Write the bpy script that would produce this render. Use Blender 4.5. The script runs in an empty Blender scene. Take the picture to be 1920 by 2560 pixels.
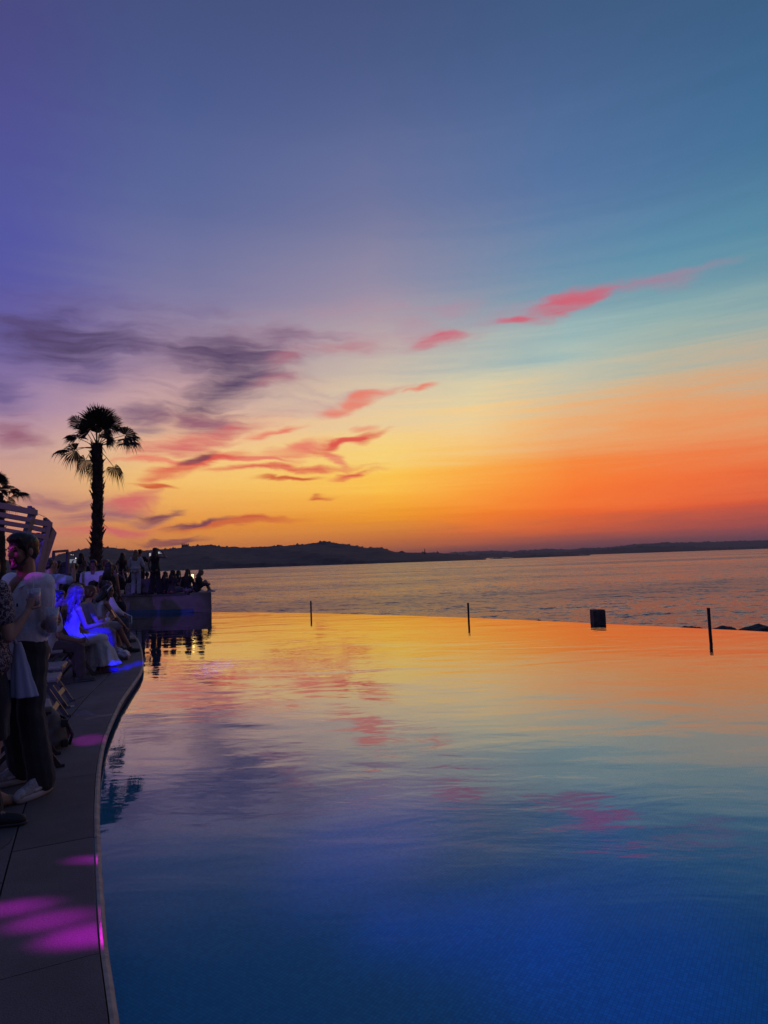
import bpy, bmesh, math, random
import numpy as np
from mathutils import Vector, Matrix, Euler

random.seed(7)
scene = bpy.context.scene
COL = scene.collection
R = math.radians

# ------------------------------------------------------------------ camera
CZ = 1.53
FPX, PITCH, ROLL = 1650.0, R(4.19), R(2.0)
_F = np.array([0, math.cos(PITCH), math.sin(PITCH)])
_R0 = np.array([1.0, 0, 0]); _U0 = np.array([0, -math.sin(PITCH), math.cos(PITCH)])
_R = math.cos(ROLL) * _R0 - math.sin(ROLL) * _U0
_U = math.cos(ROLL) * _U0 + math.sin(ROLL) * _R0
cam_d = bpy.data.cameras.new('camera'); cam = bpy.data.objects.new('camera', cam_d); COL.objects.link(cam)
cam_d.sensor_fit = 'VERTICAL'; cam_d.sensor_height = 36; cam_d.lens = 36 * FPX / 2560
cam_d.clip_start = 0.05; cam_d.clip_end = 90000
cam.matrix_world = Matrix(((_R[0], _U[0], -_F[0], 0), (_R[1], _U[1], -_F[1], 0), (_R[2], _U[2], -_F[2], CZ), (0, 0, 0, 1)))
scene.camera = cam

# survey helpers: where a sight line of the photograph meets a plane of the place
def sight(x, y): return _F + (x - 960) / FPX * _R + (1280 - y) / FPX * _U
def onz(x, y, z): d = sight(x, y); return d * ((z - CZ) / d[2]) + np.array([0, 0, CZ])
def ony(x, y, Y): d = sight(x, y); return d * (Y / d[1]) + np.array([0, 0, CZ])
def onx(x, y, X): d = sight(x, y); return d * (X / d[0]) + np.array([0, 0, CZ])
def azel(x, y):
    d = sight(x, y); d = d / np.linalg.norm(d)
    return math.degrees(math.atan2(d[0], d[1])), math.degrees(math.asin(d[2]))

# ------------------------------------------------------------------ render / exposure
scene.render.engine = 'CYCLES'
scene.view_settings.view_transform = 'Standard'; scene.view_settings.look = 'None'
scene.view_settings.exposure = 0; scene.view_settings.gamma = 1; scene.view_settings.use_curve_mapping = False
cy = scene.cycles
cy.use_denoising = True
cy.max_bounces = 8; cy.diffuse_bounces = 3; cy.glossy_bounces = 4; cy.transparent_max_bounces = 12
cy.transmission_bounces = 4; cy.caustics_reflective = False; cy.caustics_refractive = False
cy.sample_clamp_indirect = 4

def lin(c):
    return tuple((v / 255 / 12.92 if v / 255 <= 0.04045 else ((v / 255 + 0.055) / 1.055) ** 2.4) for v in c) + (1.0,)

# ------------------------------------------------------------------ dusk sky
class NT:
    """small helper round a node tree"""
    def __init__(s, nt): s.nt = nt; s.n = nt.nodes; s.l = nt.links
    def new(s, t, **kw):
        n = s.n.new(t)
        for k, v in kw.items(): setattr(n, k, v)
        return n
    def put(s, sock, v):
        if hasattr(v, 'is_linked') or isinstance(v, bpy.types.NodeSocket): s.l.new(v, sock)
        else: sock.default_value = v
    def math(s, op, a, b=0.0, c=None, clamp=False):
        n = s.new('ShaderNodeMath', operation=op, use_clamp=clamp)
        s.put(n.inputs[0], a); s.put(n.inputs[1], b)
        if c is not None: s.put(n.inputs[2], c)
        return n.outputs[0]
    def vmath(s, op, a, b=None, scale=None):
        n = s.new('ShaderNodeVectorMath', operation=op)
        s.put(n.inputs[0], a)
        if b is not None: s.put(n.inputs[1], b)
        if scale is not None: s.put(n.inputs['Scale'], scale)
        return n.outputs['Value'] if op in ('LENGTH', 'DOT_PRODUCT') else n.outputs[0]
    def rng(s, v, a, b, c=0.0, d=1.0, smooth=True):
        n = s.new('ShaderNodeMapRange', interpolation_type='SMOOTHSTEP' if smooth else 'LINEAR')
        s.put(n.inputs[0], v); s.put(n.inputs[1], a); s.put(n.inputs[2], b); s.put(n.inputs[3], c); s.put(n.inputs[4], d)
        return n.outputs[0]
    def mix(s, fac, a, b, blend='MIX'):
        n = s.new('ShaderNodeMix', data_type='RGBA', blend_type=blend)
        s.put(n.inputs[0], fac); s.put(n.inputs[6], a); s.put(n.inputs[7], b)
        return n.outputs[2]
    def noise(s, vec, scale, detail=4.0, rough=0.55, dist=0.0, out=0, dim='3D'):
        n = s.new('ShaderNodeTexNoise', noise_dimensions=dim)
        s.put(n.inputs['Vector'], vec); n.inputs['Scale'].default_value = scale; n.inputs['Detail'].default_value = detail
        n.inputs['Roughness'].default_value = rough; n.inputs['Distortion'].default_value = dist
        return n.outputs[out]
    def mapping(s, vec, loc=(0, 0, 0), rot=(0, 0, 0), scale=(1, 1, 1), typ='POINT'):
        n = s.new('ShaderNodeMapping', vector_type=typ)
        s.put(n.inputs[0], vec); n.inputs[1].default_value = loc; n.inputs[2].default_value = rot; n.inputs[3].default_value = scale
        return n.outputs[0]
    def ramp(s, fac, stops, interp='LINEAR'):
        n = s.new('ShaderNodeValToRGB'); cr = n.color_ramp; cr.interpolation = interp
        while len(cr.elements) < len(stops): cr.elements.new(0.5)
        for e, (p_, c_) in zip(cr.elements, stops): e.position = p_; e.color = c_
        s.put(n.inputs[0], fac)
        return n.outputs[0]

world = bpy.data.worlds.new('World'); scene.world = world; world.use_nodes = True
W = NT(world.node_tree); W.n.clear()
wout = W.new('ShaderNodeOutputWorld')
tc = W.new('ShaderNodeTexCoord')
sep = W.new('ShaderNodeSeparateXYZ'); W.l.new(tc.outputs['Generated'], sep.inputs[0])
AZ = W.math('MULTIPLY', W.math('ARCTAN2', sep.outputs[0], sep.outputs[1]), 180 / math.pi)
EL = W.math('MULTIPLY', W.math('ARCSINE', sep.outputs[2]), 180 / math.pi)
ae = W.new('ShaderNodeCombineXYZ'); W.l.new(AZ, ae.inputs[0]); W.l.new(EL, ae.inputs[1]); AE = ae.outputs[0]

# thin high veil: shifts the gradient by a fraction of a degree in long tilted streaks
st = W.mapping(AE, rot=(0, 0, R(-19)), scale=(0.028, 0.55, 1))
veil = W.noise(st, 1.0, 6, 0.66, 0.3, dim='2D')
ELv = W.math('ADD', EL, W.math('MULTIPLY', W.math('SUBTRACT', veil, 0.5), W.math('MULTIPLY', W.rng(EL, 0, 9, 1.6, 8.5), W.math('MULTIPLY', W.rng(AZ, -18, 14, .22, 1.0), W.rng(EL, 13, 23, 1.0, .22)))))
pos = W.math('POWER', W.math('DIVIDE', W.math('MAXIMUM', ELv, 0.0), 90.0), 0.5)
ELS = [0, 1, 2.2, 4, 8, 12, 16, 21, 27, 34, 43, 90]
SKY = {
 -180: [(36,33,57),(42,38,63),(47,42,68),(52,47,76),(57,52,83),(56,52,87),(52,51,88),(47,48,87),(53,60,103),(54,64,108),(61,76,122),(60,78,124)],
 -80: [(78,59,83),(96,70,90),(109,78,96),(118,86,106),(120,93,117),(102,85,123),(83,75,126),(67,66,122),(62,68,120),(60,69,117),(61,76,122),(60,78,124)],
 -32: [(150,92,82),(178,112,92),(196,128,108),(204,142,120),(206,158,145),(166,134,166),(122,106,164),(90,88,164),(82,86,158),(77,78,142),(68,72,124),(60,78,124)],
 -16: [(168,96,62),(205,122,66),(224,140,66),(240,160,72),(250,200,120),(228,182,158),(182,150,162),(138,128,162),(102,110,157),(80,95,146),(66,80,126),(60,78,124)],
 0: [(150,84,62),(186,104,62),(220,132,54),(250,168,50),(253,208,102),(237,207,156),(208,191,170),(168,154,168),(126,127,161),(92,105,150),(66,82,126),(60,78,124)],
 8: [(134,76,64),(168,90,68),(232,116,52),(253,142,46),(252,184,92),(239,208,152),(197,196,176),(148,156,172),(112,127,164),(86,106,151),(63,84,126),(60,78,124)],
 16: [(118,68,70),(152,82,76),(212,96,58),(253,116,46),(247,147,76),(229,184,136),(178,192,181),(126,158,175),(94,126,166),(78,106,151),(60,86,126),(60,78,124)],
 24: [(110,68,76),(142,80,80),(194,88,68),(243,105,52),(243,138,80),(226,168,120),(172,181,168),(112,155,172),(84,124,162),(70,104,146),(59,86,124),(60,78,124)],
 32: [(104,68,78),(134,76,86),(176,82,76),(226,98,62),(236,136,86),(218,165,124),(164,174,166),(106,149,167),(76,121,156),(62,101,141),(58,86,121),(60,78,124)],
 80: [(79,57,74),(95,64,80),(115,69,79),(134,75,79),(153,103,92),(153,120,107),(128,120,120),(82,108,126),(63,83,122),(58,76,118),(61,76,122),(60,78,124)],
 180: None,
}
SKY[180] = SKY[-180]
def column(cols): return W.ramp(pos, [(math.sqrt(e / 90), lin(c)) for e, c in zip(ELS, cols)], 'CARDINAL')
AZk = W.math('ADD', AZ, W.math('MULTIPLY', W.math('SUBTRACT', veil, 0.5), 6.0))
azs = sorted(SKY); sky = column(SKY[azs[0]])
for a0, a1 in zip(azs[:-1], azs[1:]):
    sky = W.mix(W.rng(AZk, a0, a1, smooth=(abs(a0) > 31 or abs(a1) > 33)), sky, column(SKY[a1]))
# the physical dusk sky gives a small share
nish = W.new('ShaderNodeTexSky', sky_type='NISHITA'); nish.sun_disc = False
nish.sun_elevation = R(0.5); nish.sun_rotation = R(3); nish.altitude = 5; nish.dust_density = 2.0
sky = W.mix(1.0, sky, W.vmath('SCALE', nish.outputs[0], scale=0.004), 'ADD')

# clouds: wind-drawn streaks, each given by its two ends in azimuth / elevation, frayed by shared noise
warp_a = W.noise(W.mapping(AE, scale=(0.10, 0.17, 1)), 1.0, 3, 0.55, 0, 1, dim='2D')
warp_b = W.noise(W.mapping(AE, rot=(0, 0, R(-14)), scale=(0.22, 0.75, 1)), 1.0, 5, 0.62, 0.4, 1, dim='2D')
wv = W.vmath('ADD', W.vmath('MULTIPLY', W.vmath('SUBTRACT', warp_a, (0.5, 0.5, 0.5)), (5.0, 3.0, 0)),
             W.vmath('MULTIPLY', W.vmath('SUBTRACT', warp_b, (0.5, 0.5, 0.5)), (2.2, 0.9, 0)))
AEw = W.vmath('ADD', W.vmath('ADD', AE, wv), (0, 0, 1))
fib = W.noise(W.mapping(AEw, rot=(0, 0, R(-20)), scale=(0.10, 0.60, 1)), 1.0, 5, 0.58, 0.3, dim='2D')
fib2 = W.noise(W.mapping(AEw, loc=(5, 3, 0), rot=(0, 0, R(-8)), scale=(0.22, 1.5, 1)), 1.0, 5, 0.6, 0.3, dim='2D')
fib3 = W.noise(W.mapping(W.vmath('ADD', AE, W.vmath('SCALE', wv, scale=0.45)), loc=(2, 9, 0), rot=(0, 0, R(-22)), scale=(0.10, 1.3, 1)), 1.0, 6, 0.60, 0.1, dim='2D')
fray = W.math('ADD', W.math('MULTIPLY', W.math('SUBTRACT', fib, 0.5), 1.7), W.math('MULTIPLY', W.math('SUBTRACT', fib2, 0.5), 0.6))
grain = W.rng(fib3, 0.28, 0.68, 0.62, 1.08)

def cloud_layer(sky, col, op, soft, k, streaks, AEw, fray, grain):
    """streaks of one colour: their squared elliptic distances are merged, then frayed once"""
    best = None
    for p, q, width in streaks:
        (a0, e0), (a1, e1) = azel(*p), azel(*q)
        L = math.hypot(a1 - a0, e1 - e0) / 2
        ca, ce = (a1 - a0) / 2 / L, (e1 - e0) / 2 / L; ma, me_ = (a0 + a1) / 2, (e0 + e1) / 2
        u = W.vmath('DOT_PRODUCT', AEw, (ca / L, ce / L, -(ma * ca + me_ * ce) / L))
        t = W.vmath('DOT_PRODUCT', AEw, (-ce / width, ca / width, (ma * ce - me_ * ca) / width))
        v = W.math('MULTIPLY_ADD', u, u, W.math('MULTIPLY', t, t))
        best = v if best is None else W.math('MINIMUM', best, v)
    v = W.math('MULTIPLY_ADD', fray, -k, W.math('SQRT', best))
    return W.mix(W.math('MULTIPLY', W.rng(v, 1.25, 1.25 - soft, 0.0, op), grain, clamp=True), sky, lin(col))
CLOUDS = [   # colour, opacity, softness, fraying, [(end, end, half width in degrees)]
 ((184, 140, 160), .55, 1.6, 1.2, [((520, 880), (1020, 790), 2.4), ((900, 790), (1140, 850), 1.9), ((700, 835), (1080, 820), 1.9), ((1130, 808), (1400, 778), 1.2), ((1000, 782), (1230, 766), 1.1), ((680, 1020), (980, 975), .9)]),
 ((122, 112, 156), .40, 1.5, 1.0, [((380, 795), (600, 755), 1.3)]),
 ((92, 79, 134), .84, 1.5, .75, [((-240, 795), (460, 885), 3.9), ((150, 1000), (320, 860), 2.0), ((-80, 980), (75, 965), 2.4)]),
 ((120, 91, 122), .80, 1.5, .8, [((270, 885), (830, 898), 3.4), ((370, 1010), (800, 890), 2.9), ((280, 1037), (440, 1050), .9), ((250, 1077), (440, 1063), .8), ((560, 860), (880, 828), 1.3)]),
 ((82, 66, 100), .88, 1.4, .8, [((-40, 830), (400, 884), 2.3), ((350, 900), (740, 905), 1.9), ((360, 1012), (740, 900), 2.4), ((380, 1030), (640, 968), 1.6)]),
 ((188, 108, 124), .55, 1.5, .9, [((560, 985), (790, 930), .8), ((640, 940), (790, 880), .8), ((760, 880), (960, 850), .7)]),
 ((150, 94, 116), .90, 1.2, 1.0, [((390, 1048), (650, 1060), 1.1), ((-60, 1110), (115, 1075), 1.5), ((10, 1257), (250, 1253), 1.0), ((70, 1302), (350, 1288), 1.1), ((220, 1323), (460, 1283), .6)]),
 ((216, 106, 106), .92, 1.1, .9, [((320, 1138), (670, 1058), 1.1), ((60, 1334), (310, 1334), .5), ((225, 1272), (415, 1243), .6), ((90, 1354), (450, 1313), .5)]),
 ((236, 124, 104), .88, 1.0, .75, [((610, 1092), (775, 1060), .45), ((300, 1154), (510, 1166), .35), ((645, 1145), (870, 1100), .75), ((790, 1112), (890, 1176), .5), ((870, 1073), (945, 1069), .35), ((790, 1022), (980, 977), .6), ((990, 990), (1085, 970), .38), ((520, 1142), (730, 1156), .36)]),
 ((226, 92, 78), 1.0, .95, .7, [((365, 1206), (610, 1132), .75), ((505, 1180), (915, 1168), .38), ((775, 1132), (965, 1077), .5), ((820, 1196), (945, 1182), .36)]),
 ((214, 100, 60), 1.0, .95, .7, [((610, 1211), (810, 1193), .32), ((778, 1252), (852, 1242), .28), ((365, 1326), (800, 1300), .45), ((320, 1212), (470, 1234), .28)]),
 ((130, 72, 84), .95, .95, .7, [((440, 1170), (545, 1141), .48), ((305, 1293), (465, 1280), .40), ((370, 1322), (590, 1303), .28), ((300, 1354), (550, 1344), .26)]),
 ((206, 102, 120), .92, 1.15, .85, [((1310, 793), (1570, 704), .78), ((1250, 803), (1340, 795), .36), ((1015, 852), (1140, 823), .6)]),
 ((176, 124, 150), .80, 1.2, .8, [((1480, 740), (1830, 660), .9)]),
]
# the sky is cut into a few cells, each with only the streaks that reach it (keeps the shader quick)
def reach(p, q, w, k):
    (a0, e0), (a1, e1) = azel(*p), azel(*q); L = math.hypot(a1 - a0, e1 - e0) / 2; g = 1.25 + 0.8 * k
    ca, ce = abs(a1 - a0) / 2 / L, abs(e1 - e0) / 2 / L
    da, de_ = g * (L * ca + w * ce) + 4.0, g * (L * ce + w * ca) + 2.4
    return (a0 + a1) / 2 - da, (a0 + a1) / 2 + da, (e0 + e1) / 2 - de_, (e0 + e1) / 2 + de_
def bg(c):
    n = W.new('ShaderNodeBackground'); W.put(n.inputs[0], c); n.inputs[1].default_value = 1.0
    return n.outputs[0]
def cell(A0, A1, E0, E1):
    global W
    g = bpy.data.node_groups.new('sky_cell', 'ShaderNodeTree'); top_ = W
    for nm, ty in (('Sky', 'NodeSocketColor'), ('Dir', 'NodeSocketVector'), ('Fray', 'NodeSocketFloat'), ('Grain', 'NodeSocketFloat')): g.interface.new_socket(nm, in_out='INPUT', socket_type=ty)
    g.interface.new_socket('Out', in_out='OUTPUT', socket_type='NodeSocketColor')
    W = NT(g); gi = W.new('NodeGroupInput'); go = W.new('NodeGroupOutput'); c, io = gi.outputs[0], gi.outputs[1:4]
    for col, op, soft, k, sts in CLOUDS:
        hit = []
        for p, q, w in sts:
            r = reach(p, q, w, k)
            if r[0] < A1 and r[1] > A0 and r[2] < E1 and r[3] > E0: hit.append((p, q, w))
        if hit: c = cloud_layer(c, col, op, soft, k, hit, *io)
    W.l.new(c, go.inputs[0]); W = top_
    n = W.new('ShaderNodeGroup'); n.node_tree = g
    for i_, s_ in enumerate((sky, AEw, fray, grain)): W.l.new(s_, n.inputs[i_])
    return bg(n.outputs[0])
def split(f, lo, hi):
    n = W.new('ShaderNodeMixShader'); W.l.new(f, n.inputs[0]); W.l.new(lo, n.inputs[1]); W.l.new(hi, n.inputs[2])
    return n.outputs[0]
AZB = W.math('GREATER_THAN', AZ, -12.0); AZM = W.math('GREATER_THAN', AZ, 3.0); ELM = W.math('GREATER_THAN', EL, 9.5)
inside = W.math('MULTIPLY', W.math('LESS_THAN', W.math('ABSOLUTE', AZ), 52.0), W.math('MULTIPLY', W.math('LESS_THAN', EL, 27.0), W.math('GREATER_THAN', EL, -1.0)))
low = split(AZM, split(AZB, cell(-52, -12, -1, 9.5), cell(-12, 3, -1, 9.5)), cell(3, 52, -1, 9.5))
high = split(AZM, split(AZB, cell(-52, -12, 9.5, 27), cell(-12, 3, 9.5, 27)), cell(3, 52, 9.5, 27))
W.l.new(split(inside, bg(sky), split(ELM, low, high)), wout.inputs[0])

world.cycles.sampling_method = 'MANUAL'; world.cycles.sample_map_resolution = 256

# ------------------------------------------------------------------ helpers
MATS = {}
def mat(name, color=(0.5, 0.5, 0.5), rough=0.6, metal=0.0, spec=0.5, noise=None, bump=None, emit=None, emit_s=0.0, coat=0.0, sheen=0.0, alpha=1.0):
    """procedural material. noise = (scale, amount[, stretch]) varies the colour; bump = (scale, strength, distance)"""
    if name in MATS: return MATS[name]
    m = bpy.data.materials.new(name); m.use_nodes = True; T = NT(m.node_tree)
    b = T.n['Principled BSDF']
    b.inputs['Roughness'].default_value = rough; b.inputs['Metallic'].default_value = metal
    b.inputs['Specular IOR Level'].default_value = spec
    b.inputs['Coat Weight'].default_value = coat; b.inputs['Sheen Weight'].default_value = sheen
    co = T.new('ShaderNodeTexCoord').outputs['Object']
    c4 = tuple(color) + (1.0,)
    if noise:
        v = co if len(noise) < 3 else T.mapping(co, scale=noise[2])
        n = T.noise(v, noise[0], 5, 0.6)
        f = T.rng(n, 0.3, 0.7, 1 - noise[1], 1 + noise[1])
        cc = T.vmath('SCALE', c4[:3], scale=f)
        T.l.new(cc, b.inputs['Base Color'])
    else: b.inputs['Base Color'].default_value = c4
    if bump:
        v = co if len(bump) < 4 else T.mapping(co, scale=bump[3])
        n = T.noise(v, bump[0], 6, 0.6)
        bn = T.new('ShaderNodeBump'); bn.inputs['Strength'].default_value = bump[1]; bn.inputs['Distance'].default_value = bump[2]
        T.l.new(n, bn.inputs['Height']); T.l.new(bn.outputs[0], b.inputs['Normal'])
    if emit:
        b.inputs['Emission Color'].default_value = tuple(emit) + (1,); b.inputs['Emission Strength'].default_value = emit_s
    b.inputs['Alpha'].default_value = alpha
    MATS[name] = m
    return m

def mesh_obj(name, verts, faces, material, parent=None, smooth=False):
    me = bpy.data.meshes.new(name); me.from_pydata([tuple(map(float, v)) for v in verts], [], faces); me.update()
    if smooth: me.shade_smooth()
    if material is not None: me.materials.append(material)
    o = bpy.data.objects.new(name, me); COL.objects.link(o)
    if parent is not None: o.parent = parent
    return o
def bm_obj(name, bm, material, parent=None, smooth=False):
    bmesh.ops.recalc_face_normals(bm, faces=bm.faces[:])
    me = bpy.data.meshes.new(name); bm.to_mesh(me); bm.free()
    if smooth: me.shade_smooth()
    me.materials.append(material)
    o = bpy.data.objects.new(name, me); COL.objects.link(o)
    if parent is not None: o.parent = parent
    return o
def tag(o, label=None, cat=None, group=None, kind=None):
    if label: o['label'] = label
    if cat: o['category'] = cat
    if group: o['group'] = group
    if kind: o['kind'] = kind
    return o
def empty(name, loc=(0, 0, 0), rz=0.0):
    e = bpy.data.objects.new(name, None); COL.objects.link(e); e.location = tuple(map(float, loc)); e.rotation_euler = (0, 0, rz)
    e.empty_display_size = 0.1
    return e
def structure(o): o['kind'] = 'structure'; return o
def box(bm, c, s, rot=None, bevel=0.0):
    M = Matrix.Translation(Vector(c)) @ (rot.to_4x4() if rot is not None else Matrix.Identity(4)) @ Matrix.Diagonal((s[0], s[1], s[2], 1))
    g = bmesh.ops.create_cube(bm, size=1.0, matrix=M)
    if bevel:
        es = list({e for v in g['verts'] for e in v.link_edges})
        bmesh.ops.bevel(bm, geom=es, offset=bevel, segments=2, affect='EDGES', profile=0.6)
def tube(bm, pts, rad, n=8, cap=True):
    """tube along a polyline; rad a number or a list"""
    pts = [Vector(p) for p in pts]; rs = [rad] * len(pts) if not hasattr(rad, '__len__') else rad
    rings = []; prev = None
    for i, p in enumerate(pts):
        d = (pts[min(i + 1, len(pts) - 1)] - pts[max(i - 1, 0)]).normalized()
        if prev is None: u = d.orthogonal().normalized()
        else: u = (prev - d * prev.dot(d)).normalized()
        prev = u; w = d.cross(u)
        rings.append([bm.verts.new(p + (u * math.cos(2 * math.pi * k / n) + w * math.sin(2 * math.pi * k / n)) * rs[i]) for k in range(n)])
    for a, b in zip(rings[:-1], rings[1:]):
        for k in range(n): bm.faces.new((a[k], a[(k + 1) % n], b[(k + 1) % n], b[k]))
    if cap:
        bm.faces.new(rings[0][::-1]); bm.faces.new(rings[-1])
def bar(bm, a, b, w, t, up=(0, 0, 1)):
    """rectangular bar from a to b, w wide across, t thick along up"""
    a, b = Vector(a), Vector(b); d = (b - a); L = d.length; d.normalize()
    u = Vector(up); s = d.cross(u).normalized(); u = s.cross(d).normalized()
    M = Matrix((s, d, u)).transposed()
    box(bm, (a + b) / 2, (w, L, t), rot=M)

# ------------------------------------------------------------------ sea and far land
SEA = -5.0
m_sea = bpy.data.materials.new('sea_water'); m_sea.use_nodes = True
T = NT(m_sea.node_tree); b_ = T.n['Principled BSDF']; co = T.new('ShaderNodeTexCoord').outputs['Object']
b_.inputs['Base Color'].default_value = (0.07, 0.06, 0.085, 1); b_.inputs['IOR'].default_value = 1.7
slope = None                                # wavelets: the slope itself is noise, so it holds at any distance
for sc, rot, stc, k in ((0.07, 0.5, (1, 1.3, 1), .32), (0.38, -0.3, (.8, 1.3, 1), 1.15), (1.5, 0.25, (.8, 1.2, 1), 1.5)):
    n = T.vmath('MULTIPLY', T.vmath('SUBTRACT', T.noise(T.mapping(co, rot=(0, 0, rot), scale=stc), sc, 3, .6, .3, 1), (.5, .5, .5)), (k * .8, k, 0))
    slope = n if slope is None else T.vmath('ADD', slope, n)
wp = T.noise(T.mapping(co, scale=(.004, .012, 1)), 1.0, 4, .6)                       # wind patches
slope = T.vmath('SCALE', slope, scale=T.rng(wp, .35, .65, .65, 1.2))
T.l.new(T.vmath('NORMALIZE', T.vmath('ADD', slope, (0, 0, 1))), b_.inputs['Normal'])
T.l.new(T.rng(wp, .35, .65, .20, .32), b_.inputs['Roughness'])
v = [(-12000, -3000, SEA), (12000, -3000, SEA), (12000, 15000, SEA), (-12000, 15000, SEA)]
structure(mesh_obj('sea', v, [(0, 1, 2, 3)], m_sea))

def land(name, ridge, base, D0, D1, material, seed, rough=1.0, cols=520, back=0.5, bed=-3.0):
    """ridge/base: lists of sight points; coast at distance D0 (number or list along x), crest at D1"""
    rs = np.random.RandomState(seed)
    rx = [q[0] for q in ridge]; xs = np.linspace(rx[0], rx[-1], cols)
    ry = np.interp(xs, rx, [q[1] for q in ridge])
    d0 = np.interp(xs, [q[0] for q in base], [q[1] for q in base])
    ph = rs.rand(12) * 9
    rows = [(-0.06, -1), (0, 0.0), (0.04, 0.10), (0.12, 0.2), (0.25, 0.36), (0.4, 0.5), (0.55, 0.66), (0.7, 0.8), (0.85, 0.92), (0.95, 0.985), (1.0, 1.0), (1.15, 0.9), (1.6, 0.3), (2.0, -0.1)]
    V = []
    for k, (u, hf) in enumerate(rows):
        for i, x in enumerate(xs):
            d = sight(x, ry[i]); d = d / math.hypot(d[0], d[1])
            crest = CZ + d[2] * (d0[i] + D1)
            H = max(crest - SEA, 1.5)
            dist = d0[i] + D1 * u
            n = sum(math.sin(x * fr * 0.02 + ph[j] + k * (1.3 + j)) / (j + 1) for j, fr in enumerate((1, 2.3, 4.7, 9.1)))
            jit = rs.rand()
            z = SEA + H * hf + (n * 0.05 * H * rough if 0.02 < hf < 0.99 else 0)
            if k in (9, 10): z += ((jit - 0.4) * 2.6 + (4.5 if rs.rand() < .10 else 0)) * rough * (D0 / 1500)
            if hf < 0: z = SEA + bed
            V.append((d[0] * dist, d[1] * dist, z))
    n = len(xs); Fc = [(r * n + i, r * n + i + 1, (r + 1) * n + i + 1, (r + 1) * n + i) for r in range(len(rows) - 1) for i in range(n - 1)]
    return structure(mesh_obj(name, V, Fc, material, smooth=False))
m_land = mat('scrub_hillside', (0.045, 0.042, 0.036), 0.95, noise=(0.02, 0.55), bump=(0.05, 0.6, 6))
m_land2 = mat('far_hillside', (0.06, 0.05, 0.05), 0.95, noise=(0.006, 0.4))
HEAD = [(-900, 1390), (-300, 1400), (40, 1402), (110, 1398), (150, 1389), (171, 1381), (212, 1374), (258, 1370), (292, 1371), (333, 1377), (411, 1374), (440, 1371), (484, 1366), (523, 1365), (546, 1369),
        (603, 1369), (655, 1367), (707, 1365), (738, 1362), (779, 1359.5), (815, 1358), (862, 1362), (893, 1366), (914, 1370), (950, 1369), (976, 1376), (992, 1381), (1038, 1382), (1100, 1383), (1150, 1388), (1200, 1395), (1216, 1398)]
land('headland', HEAD, [(-900, 1400), (171, 1430), (540, 1600), (1100, 1500), (1216, 1500)], 1500, 650, m_land, 3)
FAR = [(1090, 1386), (1153, 1380), (1241, 1377), (1280, 1379), (1319, 1377), (1371, 1372.5), (1423, 1374), (1464, 1370), (1500, 1370), (1552, 1366), (1568, 1363), (1664, 1356.5), (1682, 1357), (1786, 1355), (1920, 1351), (2400, 1330), (3200, 1310)]
land('far_coast', FAR, [(1090, 5200), (1920, 4600), (3200, 4600)], 4800, 900, m_land2, 5, 0.5)
MID = [(1150, 1391), (1200, 1386), (1300, 1383), (1390, 1381), (1475, 1377), (1560, 1370), (1630, 1366), (1708, 1367.5), (1806, 1371), (1920, 1368), (2300, 1352), (3000, 1330)]
land('middle_coast', MID, [(1150, 3300), (1920, 2900), (3000, 2600)], 3000, 500, m_land, 8, 0.6)
ISLET = [(1225, 1398.5), (1260, 1396), (1300, 1392), (1342, 1388.5), (1400, 1387), (1440, 1388), (1463, 1391), (1476, 1393)]
land('islet', ISLET, [(1225, 1750), (1476, 1900)], 1800, 90, m_land, 11, 0.5, 120)

# ------------------------------------------------------------------ rocky shore below the pool terrace
def hash2(ix, iy, s=0):
    v = math.sin(ix * 127.1 + iy * 311.7 + s * 74.7) * 43758.5453; return v - math.floor(v)
def vnoise(x, y, s=0):
    ix, iy = math.floor(x), math.floor(y); fx, fy = x - ix, y - iy
    fx = fx * fx * (3 - 2 * fx); fy = fy * fy * (3 - 2 * fy)
    a = hash2(ix, iy, s) * (1 - fx) + hash2(ix + 1, iy, s) * fx; b = hash2(ix, iy + 1, s) * (1 - fx) + hash2(ix + 1, iy + 1, s) * fx
    return a * (1 - fy) + b * fy
def fbm(x, y, s=0, o=4): return sum(vnoise(x * 2 ** k, y * 2 ** k, s + k) / 2 ** k for k in range(o)) / 1.9
EDGE = [(-9.2, 25.6), (-6.47, 23.93), (-2.5, 21.65), (2.2, 18.05), (6.56, 13.69), (7.37, 12.8), (10.2, 9.4), (13.4, 4.6), (15.2, -1), (15.6, -8)]
m_rock = mat('shore_rock', (0.07, 0.06, 0.055), 0.85, noise=(0.6, 0.4), bump=(1.5, 0.7, 0.2))
def polyline_resample(P, n):
    P = np.array(P, float); s = np.r_[0, np.cumsum(np.linalg.norm(np.diff(P, axis=0), axis=1))]
    t = np.linspace(0, s[-1], n); return np.stack([np.interp(t, s, P[:, k]) for k in range(P.shape[1])], 1)
def catmull(P, per=10):
    P = [np.array(p, float) for p in P]; Q = [2 * P[0] - P[1]] + P + [2 * P[-1] - P[-2]]; out = []
    for i in range(1, len(Q) - 2):
        for k in range(per):
            t = k / per; a, b, c, d = Q[i - 1], Q[i], Q[i + 1], Q[i + 2]
            out.append(0.5 * (2 * b + (c - a) * t + (2 * a - 5 * b + 4 * c - d) * t * t + (3 * b - a - 3 * c + d) * t ** 3))
    out.append(P[-1]); return np.array(out)

edge = catmull(EDGE, 8)
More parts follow.
